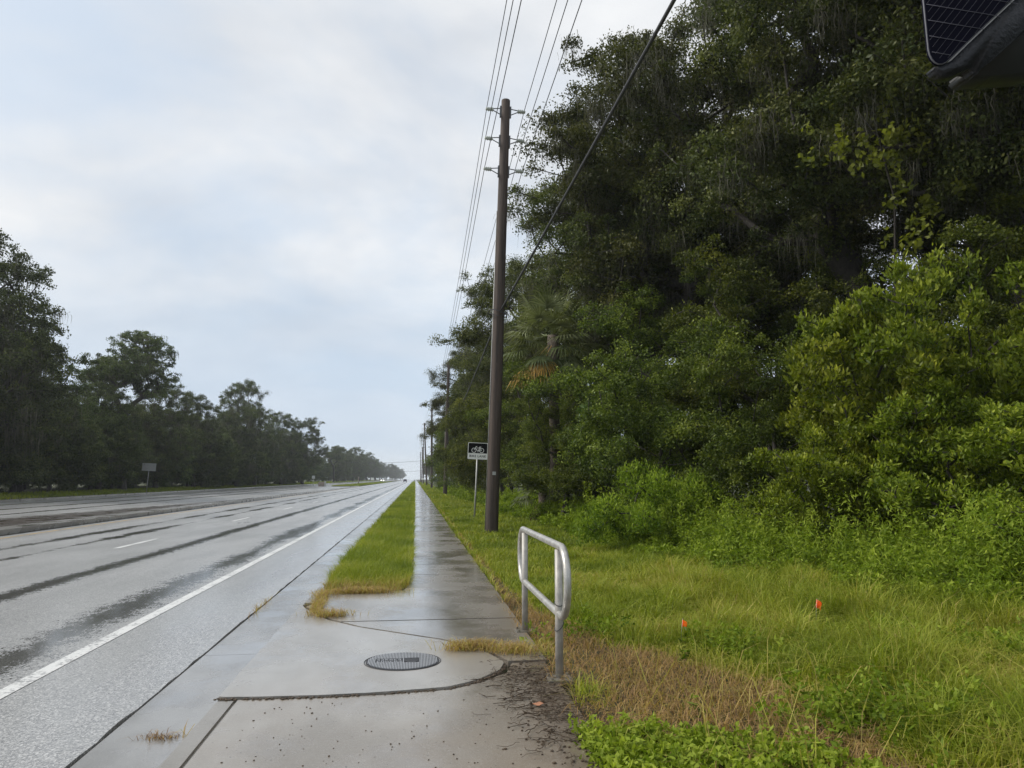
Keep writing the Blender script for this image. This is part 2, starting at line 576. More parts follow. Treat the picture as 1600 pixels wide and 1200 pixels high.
M['palm'] = leaf_mat('palm_frond', [(0.0, (0.05, 0.068, 0.028)), (0.5, (0.105, 0.13, 0.052)), (1.0, (0.23, 0.26, 0.13))], 0.42, 0.15, obj_var=0.08)
M['palm_dead'] = leaf_mat('dead_palm_frond', [(0.0, (0.10, 0.055, 0.025)), (1.0, (0.42, 0.23, 0.06))], 0.6, 0.15, obj_var=0.05)
M['skirt'] = leaf_mat('brown_palm_skirt', [(0.0, (0.05, 0.032, 0.020)), (1.0, (0.17, 0.115, 0.07))], 0.7, 0.1, obj_var=0.05)
M['grass'] = leaf_mat('grass_blade', [(0.0, (0.095, 0.128, 0.012)), (0.35, (0.205, 0.245, 0.020)), (0.6, (0.33, 0.33, 0.050)), (0.75, (0.40, 0.32, 0.10)), (0.86, (0.42, 0.275, 0.115)), (1.0, (0.17, 0.105, 0.058))], 0.5, 0.3, obj_var=0.0, spec=0.2)

# ------------------------------------------------------------------ the setting: ground, road, kerbs, pavement


def ground_z(x):
    xs = [-600, -60, -40, -34, -31.2, -30.6, -30.5, -1.32, -1.28, -0.1, 1.12, 1.3, 3.0, 6.0, 10, 30, 600]
    zs = [1.5, 0.7, 0.55, 0.4, 0.14, 0.10, -0.05, -0.05, 0.085, 0.095, 0.06, 0.075, 0.05, 0.10, 0.22, 0.5, 3.0]
    return np.interp(x, xs, zs)


def build_ground():
    xs = np.array([-600, -200, -60, -50, -40, -34, -31.2, -30.6, -30.5, -20, -1.32, -1.28, -0.7, -0.1, 1.12, 1.3, 2, 3.0, 4, 5, 6.0, 8, 10, 15, 30, 80, 200, 600.])
    ys = np.concatenate([np.linspace(-40, 40, 41), np.linspace(50, 200, 16), np.linspace(250, 1400, 24)])
    X, Y = np.meshgrid(xs, ys)
    Z = ground_z(X)
    rng = np.random.default_rng(1)
    bumpy = ((X > 1.6) & (X < 40)) | ((X < -33) & (X > -70))
    Z = Z + bumpy * rng.normal(0, 0.025, X.shape)
    V = np.stack([X, Y, Z], -1).reshape(-1, 3)
    nx = len(xs)
    q = [(j * nx + i, j * nx + i + 1, (j + 1) * nx + i + 1, (j + 1) * nx + i) for j in range(len(ys) - 1) for i in range(nx - 1)]
    obj('ground', mesh_np('ground', V, q, smooth=True), M['ground'], kind='structure')


build_ground()


def sheet(name, pts, z, m):
    bm = bmesh.new()
    bm.faces.new([bm.verts.new((x, y, z)) for x, y in pts])
    return obj(name, bm_mesh(name, bm), m, kind='structure')


def strip_sheet(name, x0, x1, y0, y1, z, m):
    return sheet(name, [(x0, y0), (x1, y0), (x1, y1), (x0, y1)], z, m)


# road with slightly ragged right edge
bm = bmesh.new()
rr = random.Random(3)
ys = [-40 + i * 0.25 for i in range(400)] + [60 + i * 10 for i in range(1, 135)]
prev = None
for y in ys:
    e = -2.03 + (rr.uniform(-0.012, 0.012) if y < 60 else 0)
    a, b_ = bm.verts.new((-30.5, y, 0.006)), bm.verts.new((e, y, 0.006))
    c_ = bm.verts.new((e, y, -0.045))
    if prev:
        bm.faces.new((prev[0], prev[1], b_, a))
        bm.faces.new((prev[1], prev[2], c_, b_))
    prev = (a, b_, c_)
obj('road', bm_mesh('road', bm), M['asphalt'], kind='structure')

# gutter pans (gutter falls slightly to the kerb)
bm = bmesh.new()
y = -10.0
while y < 1300:
    L = 3.0 if y < 90 else 120
    add_box(bm, -2.0, -1.415, y, y + L - (0.008 if L < 10 else 0), -0.045, 0.004 + 0.0 * y)
    y += L
obj('gutter', bm_mesh('gutter', bm), M['gutter'], kind='structure')

bm = bmesh.new()
add_box(bm, -1.405, -1.262, -10, 6.0, -0.045, 0.108, bevel=0.015)
y = 10.35
while y < 1300:
    L = 3.0 if y < 90 else 120
    add_box(bm, -1.405, -1.25, y, y + L - 0.008, -0.045, 0.115, bevel=0.02)
    y += L
obj('kerb', bm_mesh('kerb', bm), M['kerb'], kind='structure')

# inlet slab with the manhole, lifted a little above the walk
SLAB = [(-1.405, 6.06), (-1.10, 6.03), (-0.67, 6.02), (-0.2, 6.05), (0.27, 6.13), (0.52, 6.32), (0.72, 6.60), (0.79, 6.86), (0.70, 7.20), (0.52, 7.55), (0.28, 7.86), (-0.12, 8.22), (-0.58, 8.63), (-0.95, 9.10), (-1.16, 9.55), (-1.34, 10.0), (-1.405, 10.3)]


def ragged(pts, seed, step=0.06, amp=0.006, close=True):
    r_ = random.Random(seed)
    out = []
    for (x0, y0), (x1, y1) in zip(pts, pts[1:] + (pts[:1] if close else [])):
        n_ = max(1, int(math.hypot(x1 - x0, y1 - y0) / step))
        for k_ in range(n_):
            t_ = k_ / n_
            a_ = amp if k_ else amp * 0.4
            out.append((x0 + (x1 - x0) * t_ + r_.uniform(-a_, a_), y0 + (y1 - y0) * t_ + r_.uniform(-a_, a_)))
    return out if close else out + [pts[-1]]


bm = bmesh.new()
top = add_poly(bm, ragged(SLAB, 1), -0.04, 0.121)
bmesh.ops.bevel(bm, geom=list(top.edges), offset=0.006, segments=2, affect='EDGES')
obj('inlet_slab', bm_mesh('inlet_slab', bm), M['slab'], kind='structure')
bm = bmesh.new()
add_poly(bm, [(-1.252, -10), (1.14, -10), (1.15, 6.9)] + ragged([(0.86, 6.88), (0.775, 6.56), (0.55, 6.285), (0.29, 6.09), (-0.2, 6.012), (-0.67, 5.985), (-1.252, 6.01)], 2, close=False), -0.04, 0.108)
obj('pavement_apron', bm_mesh('pavement_apron', bm), M['near'], kind='structure')
bm = bmesh.new()
add_poly(bm, [(0.83, 6.91), (1.17, 6.92), (1.17, 8.96), (-0.78, 8.96), (-0.555, 8.665), (-0.09, 8.25), (0.31, 7.89), (0.56, 7.57), (0.74, 7.22)], -0.04, 0.120)
add_poly(bm, [(-0.80, 8.99), (1.17, 8.99), (1.17, 11.6), (-0.1, 11.6), (-0.15, 11.3), (-0.9, 11.3), (-1.24, 11.3), (-1.24, 10.3), (-1.32, 10.05), (-1.13, 9.59), (-0.92, 9.14)], -0.04, 0.122)
y = 11.615
rr = random.Random(5)
while y < 1200:
    L = 1.52 if y < 140 else 60
    add_box(bm, -0.1, 1.17, y, y + L - (0.012 if L < 5 else 0), -0.04, 0.12 + rr.uniform(-0.003, 0.003), bevel=0.006 if y < 50 else 0)
    y += L
obj('sidewalk', bm_mesh('sidewalk', bm), M['walk'], kind='structure')

# painted lines
strip_sheet('edge_line', -3.30, -3.155, -10, 1000, 0.0105, M['white_paint'])
bm = bmesh.new()
for i in range(60):
    y0 = 8.0 + 12.2 * i
    add_box(bm, -7.32, -7.18, y0, y0 + 3.05, 0.008, 0.0115)
obj('lane_line', bm_mesh('lane_line', bm), M['white_paint'], kind='structure')
bm = bmesh.new()
for i in range(60):
    y0 = 9.0 + 12.2 * i
    add_box(bm, -25.07, -24.93, y0, y0 + 3.05, 0.008, 0.0115)
obj('far_lane_line', bm_mesh('far_lane_line', bm), M['white_paint'], kind='structure')
strip_sheet('yellow_line', -11.78, -11.64, -10, 170, 0.0105, M['yellow_paint'])
strip_sheet('far_edge_line', -29.0, -28.85, -10, 700, 0.0105, M['white_paint'])
# raised median: pale kerb band round a stained paved core that tapers away to a narrow nose
bm = bmesh.new()
add_poly(bm, [(-13.3, -12), (-12.5, -12), (-12.35, 60), (-12.1, 120), (-12.0, 169), (-12.25, 170), (-12.5, 169), (-12.7, 120), (-13.2, 56)], -0.04, 0.16)
add_poly(bm, [(-20.9, -12), (-20.2, -12), (-13.22, 56.0), (-13.3, 60)], -0.04, 0.155)
obj('median', bm_mesh('median', bm), M['median'], kind='structure')
bm = bmesh.new()
add_poly(bm, [(-20.2, -11.5), (-13.305, -11.5), (-13.21, 55.9)], -0.04, 0.145)
obj('median_paving', bm_mesh('median_paving', bm), M['paver'], kind='structure')
bm = bmesh.new()
bm.faces.new([bm.verts.new((x, y, 0.0105)) for x, y in ((-12.49, -12), (-12.2, -12), (-12.08, 60), (-11.9, 120), (-11.85, 169), (-11.99, 169), (-12.09, 120), (-12.34, 60))])
obj('median_gutter', bm_mesh('median_gutter', bm), M['wet_tar'], kind='structure')
bm = bmesh.new()
add_box(bm, -30.75, -30.5, -12, 900, -0.04, 0.13, bevel=0.02)
obj('far_kerb', bm_mesh('far_kerb', bm), M['kerb'], kind='structure')
bm = bmesh.new()
add_poly(bm, [(-17.5, 172), (-13, 171), (-12.2, 175), (-12.0, 700), (-18, 700), (-18.6, 176)], -0.04, 0.13)
obj('median_lawn', bm_mesh('median_lawn', bm), M['ground'], kind='structure')

# ------------------------------------------------------------------ grass


def blades(name, P, H, W, lean, tint, seed, kind='stuff', label=None):
    """P (n,3) roots; H heights; W widths; lean 0..1; two-quad blades that arch over"""
    rng = np.random.default_rng(seed)
    n = len(P)
    a = rng.uniform(0, 2 * PI, n)
    d = np.stack([np.cos(a), np.sin(a), np.zeros(n)], -1)
    fa = a + PI / 2 + rng.normal(0, 0.6, n)
    s = np.stack([np.cos(fa), np.sin(fa), np.zeros(n)], -1) * (W / 2)[:, None]
    L = lean * rng.uniform(0.3, 1.3, n)
    mid = P + d * (H * L * 0.35)[:, None] + np.array([0, 0, 1.0]) * (H * 0.62)[:, None]
    tip = P + d * (H * L * 1.1)[:, None] + np.array([0, 0, 1.0]) * (H * np.clip(1.05 - 0.35 * L, 0.3, 1.05))[:, None]
    V = np.empty((n, 6, 3), np.float32)
    V[:, 0] = P - s
    V[:, 1] = P + s
    V[:, 2] = mid + s * 0.8
    V[:, 3] = mid - s * 0.8
    V[:, 4] = tip + s * 0.12
    V[:, 5] = tip - s * 0.12
    i = np.arange(n)[:, None] * 6
    q = np.concatenate([i + np.array([[0, 1, 2, 3]]), i + np.array([[3, 2, 4, 5]])], 1).reshape(-1, 4)
    me = mesh_np(name, V.reshape(-1, 3), q, {'tint': np.repeat(np.clip(tint, 0, 1), 2)})
    o = obj(name, me, M['grass'], kind=kind)
    if label:
        o['label'] = label
        o['category'] = 'grass'
    return o


def vnoise(x, y, s, seed):
    """cheap smooth value noise 0..1"""
    rng = np.random.default_rng(seed)
    g = rng.random((64, 64))
    u, v = np.mod(x / s, 64), np.mod(y / s, 64)
    i, j = np.floor(u).astype(int), np.floor(v).astype(int)
    fu, fv = u - i, v - j
    fu, fv = fu * fu * (3 - 2 * fu), fv * fv * (3 - 2 * fv)
    i1, j1 = (i + 1) % 64, (j + 1) % 64
    i, j = i % 64, j % 64
    return (g[i, j] * (1 - fu) + g[i1, j] * fu) * (1 - fv) + (g[i, j1] * (1 - fu) + g[i1, j1] * fu) * fv


def bush_x(y):
    return np.interp(y, [0, 4, 7.5, 10.3, 12.5, 18, 24, 31, 45, 71, 120, 1000], [8.5, 7.2, 6.3, 5.5, 5.2, 4.4, 4.6, 4.2, 3.9, 3.4, 3.2, 3.2])


def scatter(rng, n, x0, x1, y0, y1):
    return rng.uniform(x0, x1, n), rng.uniform(y0, y1, n)


def verge_grass():
    rng = np.random.default_rng(11)
    parts = []
    for (y0, y1, dens, hs, w) in ((11.0, 14, 2600, 1.0, 0.006), (14, 24, 1500, 1.0, 0.009), (24, 50, 520, 1.05, 0.016), (50, 120, 130, 1.1, 0.035), (120, 400, 16, 1.2, 0.10)):
        n = int((y1 - y0) * 1.3 * dens)
        x, y = scatter(rng, n, -1.34, -0.02, y0, y1)
        edge_l = -1.26 - 0.06 * vnoise(x, y, 0.7, 3)
        edge_r = -0.10 + 0.09 * vnoise(x, y, 0.5, 4)
        front = 11.1 + 0.55 * vnoise(x, y, 0.28, 5) + 0.3 * vnoise(x, y, 0.1, 9) - 0.35 * np.clip((x + 0.4), 0, 1) * -1 - 0.0
        k = (x > edge_l) & (x < edge_r) & (y > front)
        x, y = x[k], y[k]
        n = len(x)
        t = 0.10 + 0.42 * vnoise(x, y, 1.1, 6) + rng.normal(0, 0.10, n)
        dry = np.clip(1 - (y - 11.4) / (0.55 + 0.5 * vnoise(x, y, 0.4, 7)), 0, 1)
        t = t + dry * (0.45 + 0.25 * rng.random(n))
        edge_dry = np.clip(1 - np.minimum(x + 1.3, -0.03 - x) / 0.10, 0, 1)
        t = t + edge_dry * 0.25 * rng.random(n)
        h = (0.16 + 0.13 * rng.random(n)) * hs * (1 - 0.45 * dry) * (0.8 + 0.5 * vnoise(x, y, 0.8, 8))
        P = np.stack([x, y, 0.085 + 0 * x], -1)
        parts.append((P, h, np.full(n, w) * rng.uniform(0.7, 1.4, n), np.full(n, 0.75) + dry * 0.5, t))
    P, H, W, L, T = (np.concatenate(c) for c in zip(*parts))
    blades('verge_grass', P, H, W, L, T, 12)


verge_grass()


def dry_mask(x, y):
    """brown sprayed patch beside the rail, running off to the right"""
    cx = 1.45 + np.interp(y, [3.5, 4.4, 5.2, 6.0, 7.5, 9.5, 11], [1.2, 0.95, 0.75, 0.35, 0.05, -0.10, -0.15])
    w = np.interp(y, [3.5, 4.4, 5.2, 6.2, 7.0, 8.2, 9.5, 12], [0.45, 0.75, 0.95, 0.8, 0.6, 0.4, 0.25, 0.05])
    return np.clip(1.55 - np.abs(x - cx) / w * 1.1 + 1.7 * (vnoise(x, y, 0.42, 31) - 0.5) + 0.5 * (vnoise(x, y, 0.13, 32) - 0.5), 0, 1)


def lawn_grass():
    rng = np.random.default_rng(21)
    parts = []
    for (x1, y0, y1, dens, hs, w) in ((7.6, 3.4, 7, 1700, 1.0, 0.0065), (7.4, 7, 11, 1700, 1.0, 0.0075), (6.4, 11, 18, 1100, 1.0, 0.010), (5.6, 18, 32, 520, 1.05, 0.016), (5.2, 32, 60, 190, 1.1, 0.03), (4.6, 60, 130, 50, 1.2, 0.07), (4.6, 130, 400, 8, 1.3, 0.16)):
        n = int((y1 - y0) * (x1 - 1.1) * dens)
        x, y = scatter(rng, n, 1.12, x1, y0, y1)
        k = (x < bush_x(y) + 0.7) & (x > 1.14 + 0.10 * vnoise(x, y, 0.5, 22))
        leafy = (y < 4.9) & (x < 1.9 + (4.6 - y) * 0.8) & (x > 1.0)
        k &= ~(leafy & (rng.random(n) < 0.75))
        x, y = x[k], y[k]
        n = len(x)
        dry = dry_mask(x, y)
        k = ~((dry > 0.5) & (rng.random(n) < 0.35))
        x, y, dry = x[k], y[k], dry[k]
        n = len(x)
        near = np.clip((16 - y) / 6, 0, 1)
        rough = np.clip((x - 1.6) / 2.2, 0, 1) * near
        t = 0.02 + 0.42 * vnoise(x, y, 0.9, 23) + 0.16 * vnoise(x, y, 0.3, 29) + rng.normal(0, 0.12, n) + 0.08 * near
        t += 0.30 * rough * np.clip(vnoise(x, y, 0.45, 26) - 0.45, 0, 1) * 2 * rng.random(n)
        t = t * (1 - dry) + dry * (0.90 + 0.10 * rng.normal(0, 1, n))
        edge_dry = np.clip(1 - (x - 1.15) / (0.12 + 0.22 * vnoise(x, y, 0.8, 27)), 0, 1) * np.clip((30 - y) / 20, 0, 1)
        t += edge_dry * 0.45 * rng.random(n)
        h = (0.10 + 0.10 * rng.random(n) + rough * (0.08 + 0.17 * rng.random(n))) * hs * (0.65 + 0.8 * vnoise(x, y, 0.6, 24))
        h *= 1 - 0.5 * dry
        tuft = vnoise(x, y, 0.22, 25)
        h *= 0.45 + 1.0 * tuft
        P = np.stack([x, y, ground_z(x) - 0.01], -1)
        parts.append((P, h, w * rng.uniform(0.6, 1.5, n), 0.7 + 0.5 * rng.random(n) + 0.4 * dry, t))
    # tall pale seed stalks arching out of the dry patch
    n = 130
    x, y = rng.uniform(1.6, 4.2, n), rng.uniform(3.9, 6.4, n)
    P = np.stack([x, y, ground_z(x)], -1)
    parts.append((P, rng.uniform(0.35, 0.6, n), np.full(n, 0.006), np.full(n, 1.2), rng.uniform(0.62, 0.82, n)))
    P, H, W, L, T = (np.concatenate(c) for c in zip(*parts))
    blades('lawn_grass', P, H, W, L, T, 28)


lawn_grass()


def dry_tufts():
    rng = np.random.default_rng(41)
    pts = []
    for cx, cy, sx, sy, n in ((-0.95, 9.35, 0.20, 0.10, 420), (-1.18, 10.0, 0.06, 0.45, 420), (-1.22, 10.9, 0.10, 0.30, 300), (0.55, 7.42, 0.22, 0.10, 700), (0.92, 7.25, 0.20, 0.13, 500), (-1.62, 5.55, 0.12, 0.05, 110), (-2.01, 10.9, 0.02, 0.6, 60), (-0.75, 11.15, 0.40, 0.10, 1200)):
        x = cx + rng.normal(0, sx * 0.6, n)
        y = cy + rng.normal(0, sy * 0.6, n)
        pts.append(np.stack([x, y, np.full(n, 0.122 if cx > -1.4 else 0.0)], -1))
    x = rng.uniform(1.1, 4.2, 13000)
    y = rng.uniform(3.6, 9.5, 13000)
    k = rng.random(13000) < dry_mask(x, y) ** 2
    x, y = x[k], y[k]
    pts.append(np.stack([x, y, ground_z(x) + rng.uniform(0, 0.05, len(x))], -1))
    P = np.concatenate(pts)
    n = len(P)
    blades('dry_grass', P, rng.uniform(0.05, 0.13, n) * np.where((P[:, 0] < -1.5) & (P[:, 1] < 7), 0.5, 1.0), np.full(n, 0.005), np.full(n, 1.7), np.where(np.arange(n) < n - len(x), np.clip(rng.uniform(0.62, 0.98, n) + 0.22 * (P[:, 0] < -1.5) * (P[:, 1] < 7), 0, 1), rng.uniform(0.82, 1.0, n)), 42)


dry_tufts()


def far_grass():
    rng = np.random.default_rng(51)
    parts = []
    for (x0, x1, y0, y1, n, h, w, z) in ((-34.5, -30.8, 50, 260, 26000, 0.22, 0.05, None), (-36, -30.8, 260, 600, 9000, 0.3, 0.15, None), (-18.3, -12.2, 173, 420, 16000, 0.2, 0.10, 0.13)):
        x, y = scatter(rng, n, x0, x1, y0, y1)
        zz = ground_z(x) if z is None else np.full(n, z)
        parts.append((np.stack([x, y, zz - 0.01], -1), h * rng.uniform(0.5, 1.3, n), w * rng.uniform(0.6, 1.4, n), np.full(n, 0.6), 0.05 + 0.4 * vnoise(x, y, 4, 52) + rng.normal(0, 0.08, n)))
    P, H, W, L, T = (np.concatenate(c) for c in zip(*parts))
    blades('far_verge_grass', P, H, W, L, T, 53)


far_grass()

# ------------------------------------------------------------------ trees


def leaf_quads(C, L, W, rng, up=0.5, axis=None):
    """one flat pointed leaf (4 verts) per centre"""
    n = len(C)
    d = rng.normal(0, 1, (n, 3))
    if axis is not None:
        d = d * 0.55 + axis
    d /= np.linalg.norm(d, axis=1, keepdims=True) + 1e-9
    nn = rng.normal(0, 1, (n, 3)) + np.array([0, 0, up * 2])
    s = np.cross(d, nn)
    s /= np.linalg.norm(s, axis=1, keepdims=True) + 1e-9
    L = np.broadcast_to(L, n)[:, None]
    W = np.broadcast_to(W, n)[:, None]
    V = np.empty((n, 4, 3), np.float32)
    V[:, 0] = C - d * L * 0.5
    V[:, 1] = C - d * L * 0.02 + s * W * 0.5
    V[:, 2] = C + d * L * 0.5
    V[:, 3] = C - d * L * 0.02 - s * W * 0.5
    q = (np.arange(n)[:, None] * 4 + np.arange(4)[None]).astype(np.int32)
    return V.reshape(-1, 3), q


def fill_lobes(lobes, n, rng, mind, shell=0.45, puff=None, round_=0.68):
    """foliage sprays gathered into separate flattened masses, with gaps between the masses"""
    lob = np.array(lobes, float)
    vol = lob[:, 3] * lob[:, 4] * lob[:, 5]
    pr = vol ** 0.8
    pr /= pr.sum()
    per = 11
    K = max(6, n // per)
    pr_ = mind * 2.05 if puff is None else puff
    pc = np.empty((0, 3))
    tries = 0
    md = pr_ * 1.02
    while len(pc) < K and tries < K * 80:
        tries += 1
        if tries % (K * 8) == 0:
            md *= 0.93
        l = lob[rng.choice(len(lob), p=pr)]
        d = rng.normal(0, 1, 3)
        d /= np.linalg.norm(d)
        r = shell + (1 - shell) * rng.random() ** 0.6
        p = l[:3] + d * r * l[3:6]
        if p[2] < 0.2:
            continue
        if len(pc) and np.min(np.sum((pc - p) ** 2 * np.array([1, 1, 1.6]), 1)) < md * md:
            continue
        pc = np.vstack([pc, p])
    out = []
    for c in pc:
        rad = pr_ * rng.uniform(0.7, 1.25)
        m = max(4, int(per * (rad / pr_) ** 2))
        d = rng.normal(0, 1, (m, 3))
        d /= np.linalg.norm(d, axis=1, keepdims=True)
        d[:, 2] = np.abs(d[:, 2]) * np.where(rng.random(m) < 0.72, 1, -0.6)
        q = c + d * (rng.random((m, 1)) ** 0.4) * rad * np.array([1, 1, round_])
        out.append(q[q[:, 2] > 0.15])
    return np.concatenate(out)


def skeleton(trunk_pts, clumps, rng, step=0.7, wob=0.12):
    """joins every clump to the nearest wood so that limbs grow out of the trunk"""
    nodes = [np.array(p, float) for p in trunk_pts]
    par = [i - 1 for i in range(len(nodes))]
    depth = [0.0] * len(nodes)
    top = nodes[-1]
    order = np.argsort(np.linalg.norm(clumps - top, axis=1))
    N = np.array(nodes)
    D = np.array(depth)
    ends = []
    start = max(0, len(nodes) // 3)
    for ci in order:
        c = clumps[ci]
        dist = np.linalg.norm(N - c, axis=1) + 0.22 * D + 0.7 * np.clip(N[:, 2] - c[2], 0, 9)
        dist[:start] += 50
        b = int(np.argmin(dist))
        p0 = N[b]
        L = np.linalg.norm(c - p0)
        m = max(1, int(L / step))
        prev = b
        new = []
        for i in range(1, m + 1):
            t = i / m
            p = p0 * (1 - t) + c * t
            p = p + (rng.normal(0, wob, 3) * (0 if i == m else 1)) + np.array([0, 0, 0.18 * L * t * (1 - t)])
            par.append(prev)
            prev = len(par) - 1
            new.append(p)
        N = np.vstack([N, np.array(new)])
        D = np.concatenate([D, D[b] + L * np.arange(1, m + 1) / m])
        ends.append(prev)
    return N, np.array(par), np.array(ends)


def wood_mesh(name, N, par, ends, r_base, r_tip=0.012, seg=6, expo=0.5):
    n = len(N)
    load = np.zeros(n)
    load[ends] = 1
    for i in range(n - 1, 0, -1):
        if par[i] >= 0:
            load[par[i]] += load[i]
    rad = np.maximum(r_tip, r_base * (load / max(load[0], 1)) ** expo)
    # flare at the foot
    rad = rad * (1 + 0.5 * np.exp(-np.maximum(N[:, 2], 0) / 0.5) * (np.arange(n) < 8))
    V, Q = [], []
    ang = np.arange(seg) * 2 * PI / seg
    cnt = 0
    for i in range(1, n):
        p = par[i]
        if p < 0:
            continue
        a, b = N[p], N[i]
        t = b - a
        L = np.linalg.norm(t)
        if L < 1e-4:
            continue
        t = t / L
        u = np.cross(t, [0, 0, 1.0] if abs(t[2]) < 0.9 else [1.0, 0, 0])
        u /= np.linalg.norm(u)
        w = np.cross(t, u)
        ring = np.cos(ang)[:, None] * u + np.sin(ang)[:, None] * w
        ra = min(rad[p], rad[i] * 1.35)
        V.append(a - t * ra * 0.3 + ring * ra)
        V.append(b + ring * rad[i])
        for k in range(seg):
            Q.append((cnt + k, cnt + (k + 1) % seg, cnt + seg + (k + 1) % seg, cnt + seg + k))
        cnt += 2 * seg
    return mesh_np(name, np.concatenate(V), Q, smooth=True)


def crown_mesh(name, clumps, rng, per, cr, L, W, flat=0.6, up=0.5, top_bias=0.25, axis_up=None):
    nC = len(clumps)
    idx = np.repeat(np.arange(nC), per)
    n = len(idx)
    off = rng.normal(0, 1, (n, 3))
    off /= np.linalg.norm(off, axis=1, keepdims=True)
    off *= (rng.random(n) ** 0.62)[:, None]
    size = cr * rng.uniform(0.65, 1.3, nC)
    # every clump is a different lopsided spray
    sc = np.stack([rng.uniform(0.7, 1.3, nC), rng.uniform(0.7, 1.3, nC), flat * rng.uniform(0.7, 1.3, nC)], -1)
    droop = rng.normal(0, 0.25, (nC, 2))
    o = off * size[idx][:, None] * sc[idx]
    o[:, 2] += -np.abs(o[:, 0] * droop[idx, 0] + o[:, 1] * droop[idx, 1]) - 0.18 * (o[:, 0] ** 2 + o[:, 1] ** 2) / size[idx]
    C = clumps[idx] + o
    keep = C[:, 2] > 0.05
    C, idx, off = C[keep], idx[keep], off[keep]
    n = len(C)
    ax = None
    if axis_up is not None:
        ax = off * 0.8 + np.array([0, 0, axis_up])
    V, q = leaf_quads(C, L * rng.uniform(0.7, 1.25, n), W * rng.uniform(0.7, 1.25, n), rng, up, ax)
    ct = rng.normal(0, 0.17, nC)
    tint = 0.42 + ct[idx] + rng.normal(0, 0.17, n) + top_bias * off[:, 2]  # paler tint toward clump tops puts light from above into the leaf colour
    return mesh_np(name, V, q, {'tint': np.clip(tint, 0, 1)})


def moss_mesh(name, pts, rng, strands=16, lo=0.5, hi=1.8, w=0.035, spread=0.35):
    n0 = len(pts)
    idx = np.repeat(np.arange(n0), strands)
    n = len(idx)
    base = pts[idx] + rng.normal(0, 1, (n, 3)) * np.array([spread, spread, 0.15])
    ln = rng.uniform(lo, hi, n) * rng.uniform(0.5, 1.1, n0)[idx]
    S = 5
    a = rng.uniform(0, PI, n)
    s = np.stack([np.cos(a), np.sin(a), 0 * a], -1)
    V = np.empty((n, S + 1, 2, 3), np.float32)
    drift = np.zeros((n, 3))
    for k in range(S + 1):
        t = k / S
        ww = w * (1.0 - 0.85 * t) * rng.uniform(0.6, 1.5, n)
        c = base + drift + np.array([0, 0, -1.0]) * (ln * t)[:, None]
        V[:, k, 0] = c - s * ww[:, None] / 2
        V[:, k, 1] = c + s * ww[:, None] / 2
        drift = drift + rng.normal(0, 0.03, (n, 3)) * np.array([1, 1, 0])
    i = np.arange(n)[:, None, None] * (2 * (S + 1)) + np.arange(S)[None, :, None] * 2
    q = i + np.array([0, 1, 3, 2])[None, None]
    tint = np.repeat(np.clip(rng.normal(0.5, 0.25, n), 0, 1), S)
    return mesh_np(name, V.reshape(-1, 3), q.reshape(-1, 4), {'tint': tint})


def make_tree(name, cat, seed, lobes, trunk, n_cl, mind, per, cr, L, W, leafm, r_base, flat=0.6, moss=0.0, moss_kw=None, shell=0.45, up=0.5, stems=None, axis_up=None, step=0.7, top_bias=0.25, barkm='bark', puff=None, round_=0.68):
    """trunk: list of points; stems: extra trunks"""
    rng = np.random.default_rng(seed)
    cl = fill_lobes(lobes, n_cl, rng, mind, shell, puff, round_)
    root = thing(name, '', cat)
    N, par, ends = skeleton(trunk, cl, rng, step)
    wm = wood_mesh('trunk', N, par, ends, r_base)
    if stems:
        pass
    obj('trunk', wm, M[barkm], root)
    # leaf sprays sit on the twigs and also a little way back along them
    extra = N[par[ends]]
    sel = rng.random(len(extra)) < 0.4
    C = np.vstack([cl, extra[sel]])
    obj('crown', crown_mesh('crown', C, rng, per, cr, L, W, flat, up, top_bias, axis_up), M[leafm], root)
    if moss > 0:
        low = cl[rng.random(len(cl)) < moss]
        obj('spanish_moss', moss_mesh('spanish_moss', low - np.array([0, 0, 0.1]), rng, **(moss_kw or {})), M['moss'], root, kind='stuff')
    root.hide_render = False
    return root


PLACED = set()


def place(proto, loc, rotz, scale, label, group=None):
    if proto.name not in PLACED:
        PLACED.add(proto.name)
        proto.location = loc
        proto.rotation_euler = (0, 0, rotz)
        proto.scale = scale if hasattr(scale, '__len__') else (scale,) * 3
        proto['label'] = label
        if group:
            proto['group'] = group
        return proto
    return dup(proto, loc, rotz, label, group, scale)


def gz(x):
    return float(ground_z(x)) - 0.05


# --- live oaks (three shapes)
def wander(h, n, rng_seed, amp=0.35):
    r = random.Random(rng_seed)
    pts = [(0, 0, -0.15)]
    x = y = 0
    for i in range(1, n + 1):
        x += r.uniform(-amp, amp)
        y += r.uniform(-amp, amp)
        pts.append((x, y, h * i / n))
    return pts


